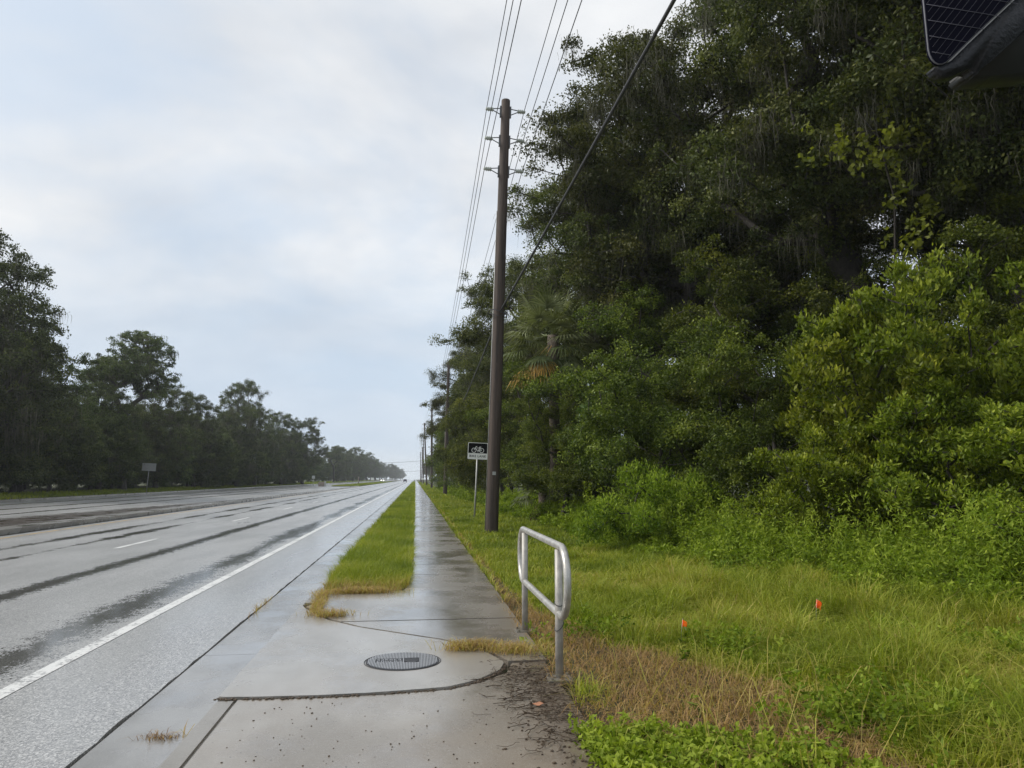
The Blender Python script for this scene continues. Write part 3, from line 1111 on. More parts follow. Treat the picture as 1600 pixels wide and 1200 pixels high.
MOSS = dict(strands=60, lo=0.25, hi=1.2, w=0.016, spread=0.22)
oak_a = make_tree('live_oak', 'tree', 101,
                  [(0, 0, 15.5, 5.2, 5.2, 5.0), (-2.8, 1.0, 11.5, 4.0, 4.2, 3.6), (3.0, -1.0, 12.0, 4.0, 4.2, 4.0), (0.5, 2.8, 9.5, 4.0, 3.6, 3.2), (0, -3.0, 10.5, 4.0, 3.4, 3.4), (0, 0, 18.8, 3.0, 3.0, 2.4)],
                  wander(7.0, 9, 1), 760, 0.75, 240, 0.64, 0.115, 0.060, 'oak', 0.42, 0.6, 0.24, MOSS, 0.35)
oak_b = make_tree('live_oak', 'tree', 102,
                  [(-1.0, 0, 16.5, 4.2, 4.2, 4.2), (2.5, 1.5, 14.0, 3.8, 3.8, 3.6), (-3.4, 0.5, 12.2, 3.4, 3.4, 2.8), (1.5, -2.8, 11.0, 3.4, 3.2, 2.8), (-1.5, 2.8, 9.6, 3.4, 3.0, 2.6), (3.6, -0.6, 9.4, 2.8, 2.8, 2.2)],
                  wander(8.5, 10, 2, 0.3), 720, 0.78, 240, 0.66, 0.115, 0.060, 'oak', 0.40, 0.6, 0.38, MOSS, 0.4)
oak_c = make_tree('live_oak', 'tree', 103,
                  [(0.5, 0, 12.2, 4.4, 4.4, 3.4), (-2.5, -1, 9.5, 3.4, 3.4, 2.8), (2.6, 1.5, 9.2, 3.4, 3.4, 3.0), (-0.5, 2.4, 7.2, 3.2, 3.0, 2.8), (0.8, -2.6, 6.6, 3.2, 3.0, 2.8), (-2.6, 1.0, 5.2, 2.8, 2.8, 2.4)],
                  wander(5.5, 8, 3, 0.3), 700, 0.68, 190, 0.58, 0.11, 0.058, 'oak', 0.34, 0.6, 0.12, MOSS, 0.35)

OAKS = [
    (oak_a, 13.2, 21.5, 0.4, (1.04, 1.04, 1.10), 'tall dark live oak rising past the top of the photo behind the bright shrub'),
    (oak_b, 11.4, 28.5, 3.3, 1.06, 'dark live oak right of the near utility pole, its crown crossed by the thick cable'),
    (oak_b, 15.5, 17.5, 4.4, 1.08, 'mossy live oak with a thick dark trunk showing above the bright shrub'),
    (oak_a, 17.0, 14.0, 3.3, 1.10, 'live oak at the right edge of the photo with crown behind the dark gridded panel'),
    (oak_a, 10.4, 36.0, 1.2, 0.86, 'live oak with bushy crown directly behind the top of the near utility pole'),
    (oak_b, 9.6, 31.5, 0.6, 0.93, 'dark live oak whose upper left twigs reach the insulators of the near utility pole'),
    (oak_c, 9.6, 44.0, 2.7, 1.12, 'live oak behind the middle of the near utility pole, above the cabbage palm'),
    (oak_c, 8.3, 56.0, 0.9, 1.18, 'live oak at the left of the near utility pole, seen behind the wires'),
    (oak_b, 7.6, 68.0, 5.3, 0.82, 'live oak leaning over the second utility pole'),
    (oak_c, 6.5, 84.0, 3.6, 1.06, 'live oak with a ragged limb reaching over the sidewalk by the second utility pole'),
    (oak_c, 8.4, 103.0, 1.9, 1.05, 'smaller live oak between the second and third utility poles'),
    (oak_a, 10.3, 124.0, 4.1, 0.66, 'hazy oak behind the third utility pole'),
    (oak_b, 21.0, 26.0, 0.2, 1.0, 'deep shaded oak far back between the trunks, above the bright shrub'),
    (oak_a, 18.0, 35.0, 2.2, 0.95, 'deep shaded oak far back behind the row of roadside oaks'),
]
for (pr, x, y, rz, s, lb) in OAKS:
    place(pr, (x, y, gz(x)), rz, s, lb, 'oaks along the right side of the sidewalk')

# a limb that pokes out over the walk at the second pole is part of that oak's crown; hazy oaks further on
for i in range(16):
    rr = random.Random(200 + i)
    y = 146 + i * 27 + rr.uniform(-6, 6)
    x = 9.4 + rr.uniform(-0.6, 1.0)
    place([oak_c, oak_b, oak_a][i % 3], (x, y, gz(x)), rr.uniform(0, 6.28), [0.92, 0.64, 0.60][i % 3] * rr.uniform(0.9, 1.15), 'hazy distant oak in the row closing the right side of the sidewalk', 'distant oaks on the right')

# --- understory trees on the right
und_a = make_tree('understory_tree', 'tree', 111,
                  [(0, 0, 4.8, 2.3, 2.3, 2.2), (-1.0, 0.6, 3.2, 2.0, 2.0, 1.8), (1.0, -0.6, 3.0, 2.1, 2.0, 1.8), (0, -0.9, 1.8, 2.2, 2.0, 1.5), (0.4, 0.8, 6.4, 1.5, 1.5, 1.3)],
                  wander(3.0, 6, 4, 0.15), 390, 0.42, 150, 0.40, 0.085, 0.042, 'under', 0.13, 0.55, 0, None, 0.45, step=0.45)
und_b = make_tree('understory_tree', 'tree', 112,
                  [(0.3, 0, 3.9, 2.6, 2.4, 1.7), (-1.4, 0.2, 2.7, 2.0, 2.0, 1.5), (1.5, 0.1, 2.4, 2.0, 2.0, 1.5), (0, -1.0, 1.5, 2.4, 1.8, 1.2)],
                  wander(2.0, 5, 5, 0.12), 350, 0.42, 150, 0.40, 0.09, 0.04, 'under', 0.10, 0.6, 0, None, 0.5, step=0.45)
UND = [
    (und_a, 7.9, 24.5, 0.3, 1.12, 'dark bushy understory tree under the oaks, behind the top of the handrail'),
    (und_a, 9.6, 20.5, 2.2, 1.05, 'dull green understory tree left of the bright shrub'),
    (und_b, 7.0, 20.8, 1.0, 1.0, 'low spreading understory tree over the rounded weedy bush'),
    (und_b, 8.4, 17.6, 3.9, 0.95, 'dark low understory tree just left of the bright shrub, over the tall weeds'),
    (und_a, 13.2, 17.0, 4.0, 1.15, 'shaded understory tree behind the tallest bright shrub'),
    (und_a, 5.0, 26.6, 2.0, (0.74, 0.74, 0.72), 'olive green understory tree in front of the cabbage palm trunk'),
    (und_a, 7.2, 33.0, 5.0, 1.10, 'understory tree right behind the cabbage palm'),
    (und_a, 6.6, 39.0, 0.9, 1.15, 'understory tree behind the bike lane sign, hiding the oak trunks'),
    (und_b, 5.9, 46.0, 2.5, 1.35, 'spreading understory tree left of the bike lane sign'),
    (und_a, 5.7, 53.0, 1.3, 1.05, 'understory tree hanging over the lawn left of the bike lane sign'),
    (und_b, 5.6, 61.0, 3.7, 1.35, 'understory tree with drooping sides by the second utility pole'),
    (und_a, 5.9, 70.0, 4.8, 1.1, 'understory tree hiding the foot of the second utility pole'),
    (und_b, 6.3, 80.0, 0.4, 1.5, 'understory tree just beyond the second utility pole'),
    (und_a, 6.2, 91.0, 2.9, 1.2, 'understory tree midway between the second and third utility poles'),
    (und_b, 6.3, 102.0, 5.5, 1.6, 'understory tree shortly before the third utility pole'),
    (und_a, 6.2, 116.0, 1.7, 1.2, 'understory tree nearest to the foot of the third utility pole'),
    (und_a, 11.0, 27.0, 3.0, 1.2, 'shaded understory tree deep under the oaks behind the palmettos'),
    (und_a, 14.5, 22.0, 1.1, 1.2, 'shaded understory tree deep in the wood under the mossy oak'),
    (und_b, 12.0, 31.0, 5.9, 1.7, 'shaded understory thicket deep behind the cabbage palm'),
    (und_a, 16.5, 12.0, 0.6, 1.2, 'shaded understory tree at the right edge behind the bright shrub'),
    (und_b, 18.0, 18.0, 2.0, 1.6, 'shaded understory thicket far back at the right edge'),
]
for (pr, x, y, rz, s, lb) in UND:
    place(pr, (x, y, gz(x)), rz, s, lb, 'understory trees below the oaks')

# --- bright green shrubs in front
br_a = make_tree('bright_shrub', 'shrub', 121,
                 [(0, 0, 4.6, 1.1, 1.1, 1.3), (-1.2, 0.0, 3.6, 1.2, 1.2, 1.2), (1.1, 0.0, 3.7, 1.2, 1.2, 1.3), (-0.5, -0.7, 2.4, 1.7, 1.3, 1.2), (0.9, -0.6, 2.0, 1.6, 1.4, 1.2), (-1.0, -0.6, 1.2, 1.5, 1.2, 0.9)],
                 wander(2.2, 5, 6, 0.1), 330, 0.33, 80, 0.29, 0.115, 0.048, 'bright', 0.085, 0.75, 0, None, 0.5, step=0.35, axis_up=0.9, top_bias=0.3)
br_b = make_tree('bright_shrub', 'shrub', 122,
                 [(0, 0, 3.4, 1.1, 1.1, 1.1), (-1.0, 0.0, 2.5, 1.2, 1.1, 1.0), (1.0, 0.1, 2.6, 1.2, 1.1, 1.0), (0, -0.6, 1.5, 1.7, 1.2, 1.0)],
                 wander(1.5, 4, 7, 0.1), 250, 0.31, 80, 0.28, 0.11, 0.046, 'bright', 0.06, 0.7, 0, None, 0.5, step=0.35, axis_up=0.8, top_bias=0.3)
BR = [
    (br_a, 9.9, 13.0, 0.2, (1.05, 1.05, 1.03), 'tallest bright green shrub, with upright leafy tips against the dark oaks'),
    (br_a, 11.6, 12.6, 2.6, (1.1, 1.1, 1.0), 'bright green shrub at the right edge, second tallest of its clump'),
    (br_b, 8.35, 13.3, 1.1, (1.05, 1.05, 1.05), 'mid sized yellow green shrub left of the tallest bright shrub'),
    (br_b, 7.35, 12.7, 3.4, (0.72, 0.72, 0.66), 'low rounded bright shrub at the left foot of the bright clump'),
    (br_b, 8.5, 11.3, 5.0, (0.85, 0.85, 0.72), 'low darker shrub in front of the tallest bright shrub'),
    (br_b, 9.4, 9.6, 0.5, (0.95, 0.95, 0.66), 'fine leaved olive shrub low at the right edge, above the tall weeds'),
]
for (pr, x, y, rz, s, lb) in BR:
    place(pr, (x, y, gz(x)), rz, s, lb, 'bright green shrubs at the wood edge')

# rounded weedy bush and others at the wood's foot
bush = make_tree('weedy_bush', 'bush', 131,
                 [(0, 0, 0.8, 1.1, 1.0, 0.75), (-0.7, -0.2, 0.6, 0.8, 0.8, 0.5), (0.7, 0.1, 0.7, 0.8, 0.8, 0.6)],
                 wander(0.5, 3, 8, 0.04), 170, 0.19, 120, 0.24, 0.075, 0.022, 'weed', 0.03, 0.8, 0, None, 0.55, step=0.2, axis_up=0.6)
for (x, y, rz, s, lb) in (
        (5.3, 17.0, 0, (1.2, 1.2, 1.35), 'rounded weedy green bush standing in front of the dark wood, right of the handrail'),
        (6.5, 14.6, 1.3, (0.8, 0.8, 0.6), 'loose low weedy bush at the left foot of the bright shrubs'),
        (6.0, 22.5, 2.2, (0.9, 0.9, 0.8), 'low weedy bush below the palmettos'),
        (5.6, 27.8, 3.1, (0.9, 0.9, 0.7), 'low weedy bush right of the foot of the near utility pole'),
        (4.6, 33.0, 4.4, (0.9, 0.9, 0.75), 'leafy weedy bush beside the bike lane sign post'),
        (8.2, 9.2, 0.7, (1.0, 1.0, 0.85), 'tall weedy bush at the right edge above the grass')):
    place(bush, (x, y, gz(x)), rz, s, lb, 'weedy bushes at the foot of the wood')

# large leaved sapling with pale top
sap = make_tree('pale_topped_sapling', 'shrub', 141,
                [(0, 0, 3.7, 1.0, 1.0, 0.8), (-0.5, 0, 4.4, 0.6, 0.6, 0.35), (0.5, 0, 4.3, 0.6, 0.6, 0.35), (0, 0, 2.6, 0.9, 0.9, 0.9)],
                wander(2.6, 5, 9, 0.06), 70, 0.35, 50, 0.38, 0.20, 0.11, 'pale', 0.05, 0.5, 0, None, 0.4, top_bias=0.5)
place(sap, (6.0, 25.3, gz(6)), 0, 1.0, 'sapling with large pale green leaves at its top, right of the cabbage palm')

# yellow green vine hanging on the front of the oaks
rng = np.random.default_rng(151)
vr = thing('climbing_vine', 'yellow green vine leaves draped over the front of the mossy oak crown', 'vine', (11.5, 16.3, 0))
vr.scale = (1.1, 1.1, 1.11)
runner = [(0.6, 1.6, 0.0), (0.35, 1.3, 3.0), (0.2, 0.9, 5.5), (0, 0.4, 7.6), (-0.5, 0.1, 8.9), (-1.2, 0, 9.6)]
tube_obj('runner', runner, [0.04, 0.035, 0.03, 0.025, 0.02, 0.012], M['bark'], vr, 5)
vc = []
for cx, cy, cz, sx, sz, n in ((-1.0, 0, 8.6, 0.7, 0.35, 14), (0.4, 0.1, 8.2, 0.8, 0.5, 18), (1.0, 0, 9.2, 0.8, 0.4, 12), (-0.2, 0, 9.7, 0.5, 0.3, 8), (0.2, 0.1, 7.2, 0.5, 0.6, 12)):
    vc.append(np.array([cx, cy, cz]) + rng.normal(0, 1, (n, 3)) * np.array([sx, 0.25, sz]))
obj('leaves', crown_mesh('leaves', np.concatenate(vc), rng, 16, 0.24, 0.14, 0.10, 1.1, 0.2), M['vine'], vr)

# ------------------------------------------------------------------ palms


def fan_leaf(rng, origin, az, el, pet, blade, droop, V, Q, T, tint, nl=26):
    """petiole then a fan of narrow leaflets that bend down at the tips"""
    d = np.array([math.cos(az) * math.cos(el), math.sin(az) * math.cos(el), math.sin(el)])
    side = np.array([-math.sin(az), math.cos(az), 0])
    upv = np.cross(side, d) * -1
    hub = origin + d * pet + np.array([0, 0, -0.10 * pet])

    def strip(pts, w, sd, t):
        base = len(V)
        m = len(pts)
        for i, p in enumerate(pts):
            ww = w * (1 if i == 0 else (1.0 if i < m - 1 else 0.1))
            V.append(p - sd * ww / 2)
            V.append(p + sd * ww / 2)
        for i in range(m - 1):
            Q.append((base + 2 * i, base + 2 * i + 1, base + 2 * i + 3, base + 2 * i + 2))
            T.append(t)
    strip([origin, (origin + hub) / 2 + np.array([0, 0, 0.04]), hub], 0.035, side, tint * 0.8)
    for k in range(nl):
        a = (k / (nl - 1) - 0.5) * R(230)
        dl = d * math.cos(a) + side * math.sin(a) + upv * 0.12 * math.cos(2 * a)
        dl = dl / np.linalg.norm(dl)
        ln = blade * (0.72 + 0.28 * math.cos(a)) * rng.uniform(0.85, 1.1)
        sd = np.cross(dl, upv + rng.normal(0, 0.25, 3))
        sd = sd / np.linalg.norm(sd)
        p1 = hub + dl * ln * 0.55 + np.array([0, 0, -droop * ln * 0.12])
        p2 = hub + dl * ln * (0.92 - 0.1 * droop) + np.array([0, 0, -droop * ln * 0.55])
        strip([hub, p1, p2], 0.05, sd, float(np.clip(tint + rng.normal(0, 0.12), 0, 1)))


def palm_part(name, m, parent, seed, origin, n, el0, el1, pet, blade, droop, az0=0.0, az1=2 * PI, tint=0.5, nl=26):
    rng = np.random.default_rng(seed)
    V, Q, T = [], [], []
    for i in range(n):
        az = az0 + (az1 - az0) * (i + rng.uniform(-0.3, 0.3)) / n
        el = rng.uniform(el0, el1)
        fan_leaf(rng, np.array(origin) + rng.normal(0, 0.05, 3), az, el, pet * rng.uniform(0.8, 1.15), blade * rng.uniform(0.85, 1.15), droop, V, Q, T, tint + rng.normal(0, 0.15), nl)
    return obj(name, mesh_np(name, np.array(V), Q, {'tint': np.clip(T, 0, 1)}), m, parent)


pt = thing('cabbage_palm', 'fan leaved cabbage palm with an orange dead frond, beside the near utility pole', 'palm', (5.05, 28.0, gz(5.25)))
tube_obj('trunk', [(0, 0, -0.1), (0.05, 0, 2), (0.02, 0, 4.5), (0, 0, 7.0)], [0.24, 0.20, 0.19, 0.22], M['palm_bark'], pt, 12)
palm_part('fronds', M['palm'], pt, 1, (0, 0, 7.0), 28, R(-10), R(75), 1.2, 1.30, 0.5, tint=0.75)
palm_part('drooping_fronds', M['palm'], pt, 2, (0, 0, 6.8), 20, R(-60), R(-12), 1.1, 1.2, 0.7, tint=0.6)
palm_part('dead_fronds', M['palm_dead'], pt, 3, (-0.1, -0.1, 6.6), 4, R(-45), R(-20), 1.1, 1.1, 0.8, R(165), R(265), 0.7)


def palmetto(x, y, h, s, label, seed):
    t = thing('palmetto', label, 'palm', (x, y, gz(x)), (0, 0, seed * 1.3), 'young palms under the oaks')
    t.scale = (s, s, s)
    tube_obj('trunk', [(0, 0, -0.1), (0.03, 0, h * 0.5), (0, 0, h)], [0.2, 0.18, 0.2], M['palm_bark'], t, 10)
    palm_part('fronds', M['palm'], t, seed, (0, 0, h), 18, R(-15), R(70), 0.9, 0.95, 0.6, tint=0.3)
    palm_part('skirt', M['skirt'], t, seed + 1, (0, 0, h - 0.1), 12, R(-80), R(-50), 0.5, 0.9, 0.9, tint=0.5, nl=18)
    return t


palmetto(6.5, 26.2, 1.9, 1.0, 'dark blue green young palm with hanging brown skirt, under the pale topped sapling', 21)
palmetto(4.75, 28.6, 1.3, 0.9, 'young palm with bleached brown skirt close to the near utility pole', 31)
palmetto(7.6, 24.0, 1.2, 0.95, 'young palm with ragged brown skirt half hidden behind the rounded bush', 41)

# ------------------------------------------------------------------ weeds (ground cover)


def weeds():
    rng = np.random.default_rng(61)
    Vs, Qs, Ts = [], [], []
    off = 0

    def cluster(x, y, z, h, per, L, W, tb, spread):
        nonlocal off
        n = len(x)
        idx = np.repeat(np.arange(n), per)
        m = len(idx)
        t = rng.random(m) ** 0.7
        lean = rng.normal(0, 0.28, (n, 2))
        C = np.stack([x[idx] + lean[idx, 0] * t * h[idx] + rng.normal(0, spread, m) * (1.1 - 0.6 * t),
                      y[idx] + lean[idx, 1] * t * h[idx] + rng.normal(0, spread, m) * (1.1 - 0.6 * t),
                      z[idx] + t * h[idx]], -1)
        V, q = leaf_quads(C, L * rng.uniform(0.6, 1.3, m), W * rng.uniform(0.6, 1.3, m), rng, 0.7)
        Vs.append(V)
        Qs.append(q + off)
        off += len(V)
        pt_ = rng.normal(0, 0.14, n)
        Ts.append(np.clip(tb + pt_[idx] + 0.28 * (t - 0.5) + rng.normal(0, 0.12, m), 0, 1))
    # band at the wood edge
    for (y0, y1, n, per, L, W) in ((5.5, 12, 620, 90, 0.075, 0.026), (12, 20, 620, 80, 0.085, 0.030), (20, 40, 520, 70, 0.11, 0.045), (40, 120, 400, 60, 0.18, 0.08)):
        y = rng.uniform(y0, y1, n)
        dx = rng.random(n) * (2.6 if y0 < 20 else 1.6)
        x = bush_x(y) + dx - 0.1 + 0.5 * (vnoise(y, y * 0, 1.3, 62) - 0.5)
        h = (0.25 + 0.75 * np.clip(dx / 1.4, 0, 1)) * rng.uniform(0.6, 1.15, n) * (0.75 + 0.6 * vnoise(x, y, 1.5, 63))
        cluster(x, y, ground_z(x) - 0.02, h, per, L, W, 0.5, 0.11)
    # tall ragged stems standing above the rest
    n = 150
    y = np.concatenate([rng.uniform(6, 22, 110), rng.uniform(22, 45, 40)])
    x = bush_x(y) + rng.uniform(0.1, 1.8, n)
    cluster(x, y, ground_z(x), rng.uniform(0.9, 1.7, n), 70, 0.085, 0.016, 0.66, 0.07)
    obj('weeds', mesh_np('weeds', np.concatenate(Vs), np.concatenate(Qs), {'tint': np.concatenate(Ts)}), M['weed'], kind='stuff')
    Vs, Qs, Ts = [], [], []
    off = 0
    # low leafy cover at the walk's edge and patches in the lawn
    n = 900
    y = rng.uniform(3.3, 4.95, n)
    x = 1.02 + rng.random(n) ** 1.1 * (1.25 + (4.7 - y) * 0.45)
    k = y < 4.98 - 0.62 * np.clip(x - 1.15, 0, 9) * 0.55 + 0.1 * vnoise(x, y, 0.2, 64)
    x, y = x[k], y[k]
    cluster(x, y, np.full(len(x), 0.075), rng.uniform(0.05, 0.16, len(x)), 22, 0.05, 0.022, 0.62, 0.035)
    for cx, cy, s, m in ((3.1, 5.0, 0.35, 150), (3.9, 4.6, 0.4, 150), (5.4, 6.4, 0.4, 120), (2.9, 6.9, 0.25, 50), (4.6, 7.0, 0.3, 60), (1.75, 7.9, 0.2, 25)):
        x = cx + rng.normal(0, s, m)
        y = cy + rng.normal(0, s * 0.8, m)
        cluster(x, y, ground_z(x), rng.uniform(0.1, 0.32, m), 24, 0.06, 0.024, 0.42, 0.05)
    obj('leafy_groundcover', mesh_np('leafy_groundcover', np.concatenate(Vs), np.concatenate(Qs), {'tint': np.concatenate(Ts)}), M['weed'], kind='stuff')


weeds()


def litter():
    """wet dead roots and stems washed over the walk by the rail"""
    rng = random.Random(71)
    bm = bmesh.new()
    for i in range(420):
        x = rng.gauss(0.98, 0.17)
        y = rng.choice([rng.gauss(6.2, 0.35), rng.gauss(5.3, 0.35), rng.uniform(4.6, 7.2)])
        z = 0.112
        a = rng.uniform(0, 6.28)
        pts = []
        for k in range(5):
            pts.append((x, y, z + abs(rng.gauss(0, 0.008)) + 0.003))
            a += rng.gauss(0, 0.6)
            st = rng.uniform(0.015, 0.06)
            x += math.cos(a) * st
            y += math.sin(a) * st
        add_tube(bm, pts, rng.uniform(0.0012, 0.0035), 3, cap=False)
    obj('root_litter', bm_mesh('root_litter', bm), M['root'], kind='stuff')
    # loose dark soil and crumbs along the cracks
    bm = bmesh.new()
    for i in range(900):
        r0 = rng.random()
        if r0 < 0.35:
            j = rng.randrange(0, 7)
            t = rng.random()
            (x0, y0), (x1, y1) = SLAB[j], SLAB[j + 1]
            x, y = x0 + (x1 - x0) * t + rng.gauss(0, 0.012), y0 + (y1 - y0) * t - 0.03 + rng.gauss(0, 0.012)
        elif r0 < 0.8:
            x, y = rng.gauss(1.0, 0.16), rng.uniform(4.3, 7.3)
        else:
            x, y = rng.uniform(-1.1, 0.6), 3.6 + rng.random() ** 1.5 * 2.3
        s = rng.uniform(0.003, 0.008) * (1.5 if r0 < 0.8 else 0.9)
        m = Matrix.Translation((x, y, 0.108 + s * 0.4)) @ Matrix.Rotation(rng.uniform(0, 6), 4, 'Z') @ Matrix.Diagonal((s * rng.uniform(0.7, 1.6), s, s * 0.6, 1))
        bmesh.ops.create_icosphere(bm, subdivisions=1, radius=1, matrix=m)
    obj('soil_crumbs', bm_mesh('soil_crumbs', bm), M['root'], kind='stuff')


litter()

bm = bmesh.new()
pts = [(0.0, -0.03, 0.0), (0.035, -0.012, 0.012), (0.05, 0.01, 0.004), (0.02, 0.03, 0.014), (-0.03, 0.02, 0.006), (-0.04, -0.01, 0.012)]
v = [bm.verts.new(p) for p in pts]
f = bm.faces.new(v)
r = bmesh.ops.extrude_face_region(bm, geom=[f])
bmesh.ops.translate(bm, vec=(0, 0, 0.0015), verts=[e for e in r['geom'] if isinstance(e, bmesh.types.BMVert)])
tag(obj('fallen_leaf', bm_mesh('fallen_leaf', bm), M['deadleaf'], loc=(0.88, 5.58, 0.118)), 'curled orange brown dead leaf lying on the root litter', 'leaf')

# ------------------------------------------------------------------ manhole cover
mh = thing('manhole_cover', 'round ribbed iron manhole cover set in the concrete slab', 'manhole cover', (-0.085, 7.0, 0.121))
bm = bmesh.new()
bmesh.ops.create_cone(bm, cap_ends=True, segments=64, radius1=0.318, radius2=0.318, depth=0.02, matrix=Matrix.Translation((0, 0, -0.006)))
obj('plate', bm_mesh('plate', bm), M['iron'], mh)
bm = bmesh.new()
patch = lambda x, y: (abs(x - 0.075) < 0.062 and abs(y) < 0.085)
letters = lambda x, y: (-0.24 < x < 0.0 and -0.06 < y < 0.075)
n = 46
for i in range(n):
    x = -0.30 + 0.60 * (i + 0.5) / n
    L = math.sqrt(max(0, 0.306 ** 2 - x * x))
    segs = []
    y0 = -L
    run = None
    steps = 120
    for s_ in range(steps + 1):
        y = -L + 2 * L * s_ / steps
        ok = not patch(x, y) and not letters(x, y)
        if ok and run is None:
            run = y
        if (not ok or s_ == steps) and run is not None:
            if y - run > 0.01:
                segs.append((run, y))
            run = None
    for a, b in segs:
        add_box(bm, x - 0.0034, x + 0.0034, a, b, 0.002, 0.010)
obj('ribs', bm_mesh('ribs', bm), M['iron_rib'], mh)
# worn raised lettering: two rows of letter-like strokes
bm = bmesh.new()
rr = random.Random(9)
for row, yy in ((0, 0.035), (1, -0.03)):
    for c in range(6):
        x = -0.225 + c * 0.037 + row * 0.004
        for st in rr.sample(['l', 'r', 't', 'm', 'b'], 3):
            if st == 'l':
                add_box(bm, x, x + 0.006, yy - 0.022, yy + 0.022, 0.002, 0.010)
            elif st == 'r':
                add_box(bm, x + 0.019, x + 0.025, yy - 0.022, yy + 0.022, 0.002, 0.0098)
            else:
                q = {'t': 0.019, 'm': 0.0, 'b': -0.019}[st]
                add_box(bm, x + 0.001, x + 0.024, yy + q - 0.004, yy + q + 0.004, 0.002, 0.0094)
obj('lettering', bm_mesh('lettering', bm), M['iron_rib'], mh)
bm = bmesh.new()
add_poly(bm, [(0.02, 0.08), (0.13, 0.07), (0.135, -0.02), (0.10, -0.075), (0.06, -0.08), (0.015, -0.02)], 0.002, 0.0075)
obj('smooth_plate', bm_mesh('smooth_plate', bm), M['iron'], mh)
bm = bmesh.new()
for i in range(64):
    pass
pts = [(0.330 * math.cos(2 * PI * i / 64), 0.330 * math.sin(2 * PI * i / 64), 0.0005) for i in range(64)]
add_tube(bm, pts, 0.004, 6, closed=True)
obj('frame_ring', bm_mesh('frame_ring', bm), M['iron'], mh)

# ------------------------------------------------------------------ handrail
hr = thing('handrail', 'short silver tube handrail with rounded loop beside the sidewalk', 'handrail', (1.165, 7.25, 0.105))
PY = 0.98                                   # half the distance between the posts
HT = 1.06
for s in (-1, 1):
    p = tube_obj('post', [(0, s * PY, 0.0), (0, s * PY, 0.5), (0, s * PY, HT - 0.035)], 0.0325, M['alu_post'], hr, 20)
    bm = bmesh.new()
    add_box(bm, -0.10, 0.10, s * PY - 0.10, s * PY + 0.10, -0.01, 0.022, bevel=0.004)
    for a in (-1, 1):
        for b in (-1, 1):
            bmesh.ops.create_cone(bm, cap_ends=True, segments=6, radius1=0.014, radius2=0.014, depth=0.016, matrix=Matrix.Translation((a * 0.075, s * PY + b * 0.075, 0.03)))
    obj('base_plate', bm_mesh('base_plate', bm), M['kerb'], hr)
    if s < 0:
        bm = bmesh.new()
        loop = [(0.036 * math.cos(t), s * PY + 0.036 * math.sin(t), 0.42 + 0.035 * math.sin(t + 1)) for t in [2 * PI * i / 20 for i in range(20)]]
        add_tube(bm, loop, 0.0035, 5, closed=True)
        obj('cable_tie', bm_mesh('cable_tie', bm), M['cable'], p)
        bm = bmesh.new()
        loop = [(0.037 * math.cos(t), s * PY + 0.037 * math.sin(t), 0.60 + 0.02 * math.sin(t)) for t in [2 * PI * i / 20 for i in range(20)]]
        add_tube(bm, loop, 0.0035, 5, closed=True)
        obj('cable_tie', bm_mesh('cable_tie', bm), M['cable'], p)
pts = []
z0, z1, e, rad = 0.515, HT - 0.005, PY + 0.36, 0.255
for (cy, cz, a0) in ((e - rad, z1 - rad, 90), (e - rad, z0 + rad, 0), (-e + rad, z0 + rad, -90), (-e + rad, z1 - rad, -180)):
    for k in range(10):
        a = R(a0 - 90 * k / 9)
        pts.append((0, cy + rad * math.cos(a), cz + rad * math.sin(a)))
tube_obj('rail_loop', pts, 0.0305, M['alu'], hr, 20, closed=True)

# ------------------------------------------------------------------ utility poles and wires


def cyl_between(bm, a, b, r, seg=8):
    add_tube(bm, [a, b], r, seg)


PH = 13.6
LEVELS = [13.30, 12.33, 11.32]


def make_pole():
    t = thing('utility_pole', '', 'utility pole')
    tube_obj('shaft', [(0, 0, -0.3), (0, 0, 0.0), (0, 0, 4.5), (0, 0, 9), (0, 0, PH - 0.02), (0, 0, PH)], [0.197, 0.195, 0.178, 0.160, 0.138, 0.128], M['pole'], t, 20)
    for z in LEVELS:
        for s in (-1, 1):
            bm = bmesh.new()
            cyl_between(bm, (s * 0.10, 0, z + 0.02), (s * 0.42, 0, z - 0.02), 0.016)
            cyl_between(bm, (s * 0.10, 0, z - 0.22), (s * 0.42, 0, z - 0.06), 0.016)
            add_box(bm, s * 0.15 - 0.03, s * 0.15 + 0.03, -0.05, 0.05, z - 0.28, z + 0.08)
            br = obj('bracket', bm_mesh('bracket', bm), M['dark_steel'], t)
            bm = bmesh.new()
            prof = [0.035, 0.075, 0.045, 0.075, 0.045, 0.075, 0.04, 0.06, 0.03]
            xs = [0.38 + 0.032 * i for i in range(len(prof))]
            add_tube(bm, [(s * x, 0, z - 0.045 + 0.0) for x in xs], prof, 12)
            obj('insulator', bm_mesh('insulator', bm), M['porcelain'], br)
    gw = [(-0.20, -0.02, 0.0), (-0.185, -0.02, 4.5), (-0.168, -0.02, 9.9)]
    tube_obj('ground_wire', gw, 0.013, M['post_steel'], t, 6)
    box_obj('pole_tag', (-0.05, 0.05, -0.200, -0.180, 1.75, 1.85), M['post_steel'], t, 0.002)
    bm = bmesh.new()
    loop = [(-0.04 + 0.30 * math.cos(a), -0.1 + 0.24 * math.sin(a), 6.68 + 0.05 * math.sin(2 * a)) for a in [2 * PI * i / 24 for i in range(24)]]
    add_tube(bm, loop, 0.014, 6, closed=True)
    loop = [(-0.04 + 0.23 * math.cos(a), -0.05 + 0.22 * math.sin(a), 6.60 + 0.05 * math.cos(2 * a)) for a in [2 * PI * i / 24 for i in range(24)]]
    add_tube(bm, loop, 0.012, 6, closed=True)
    obj('cable_coil', bm_mesh('cable_coil', bm), M['cable'], t)
    return t


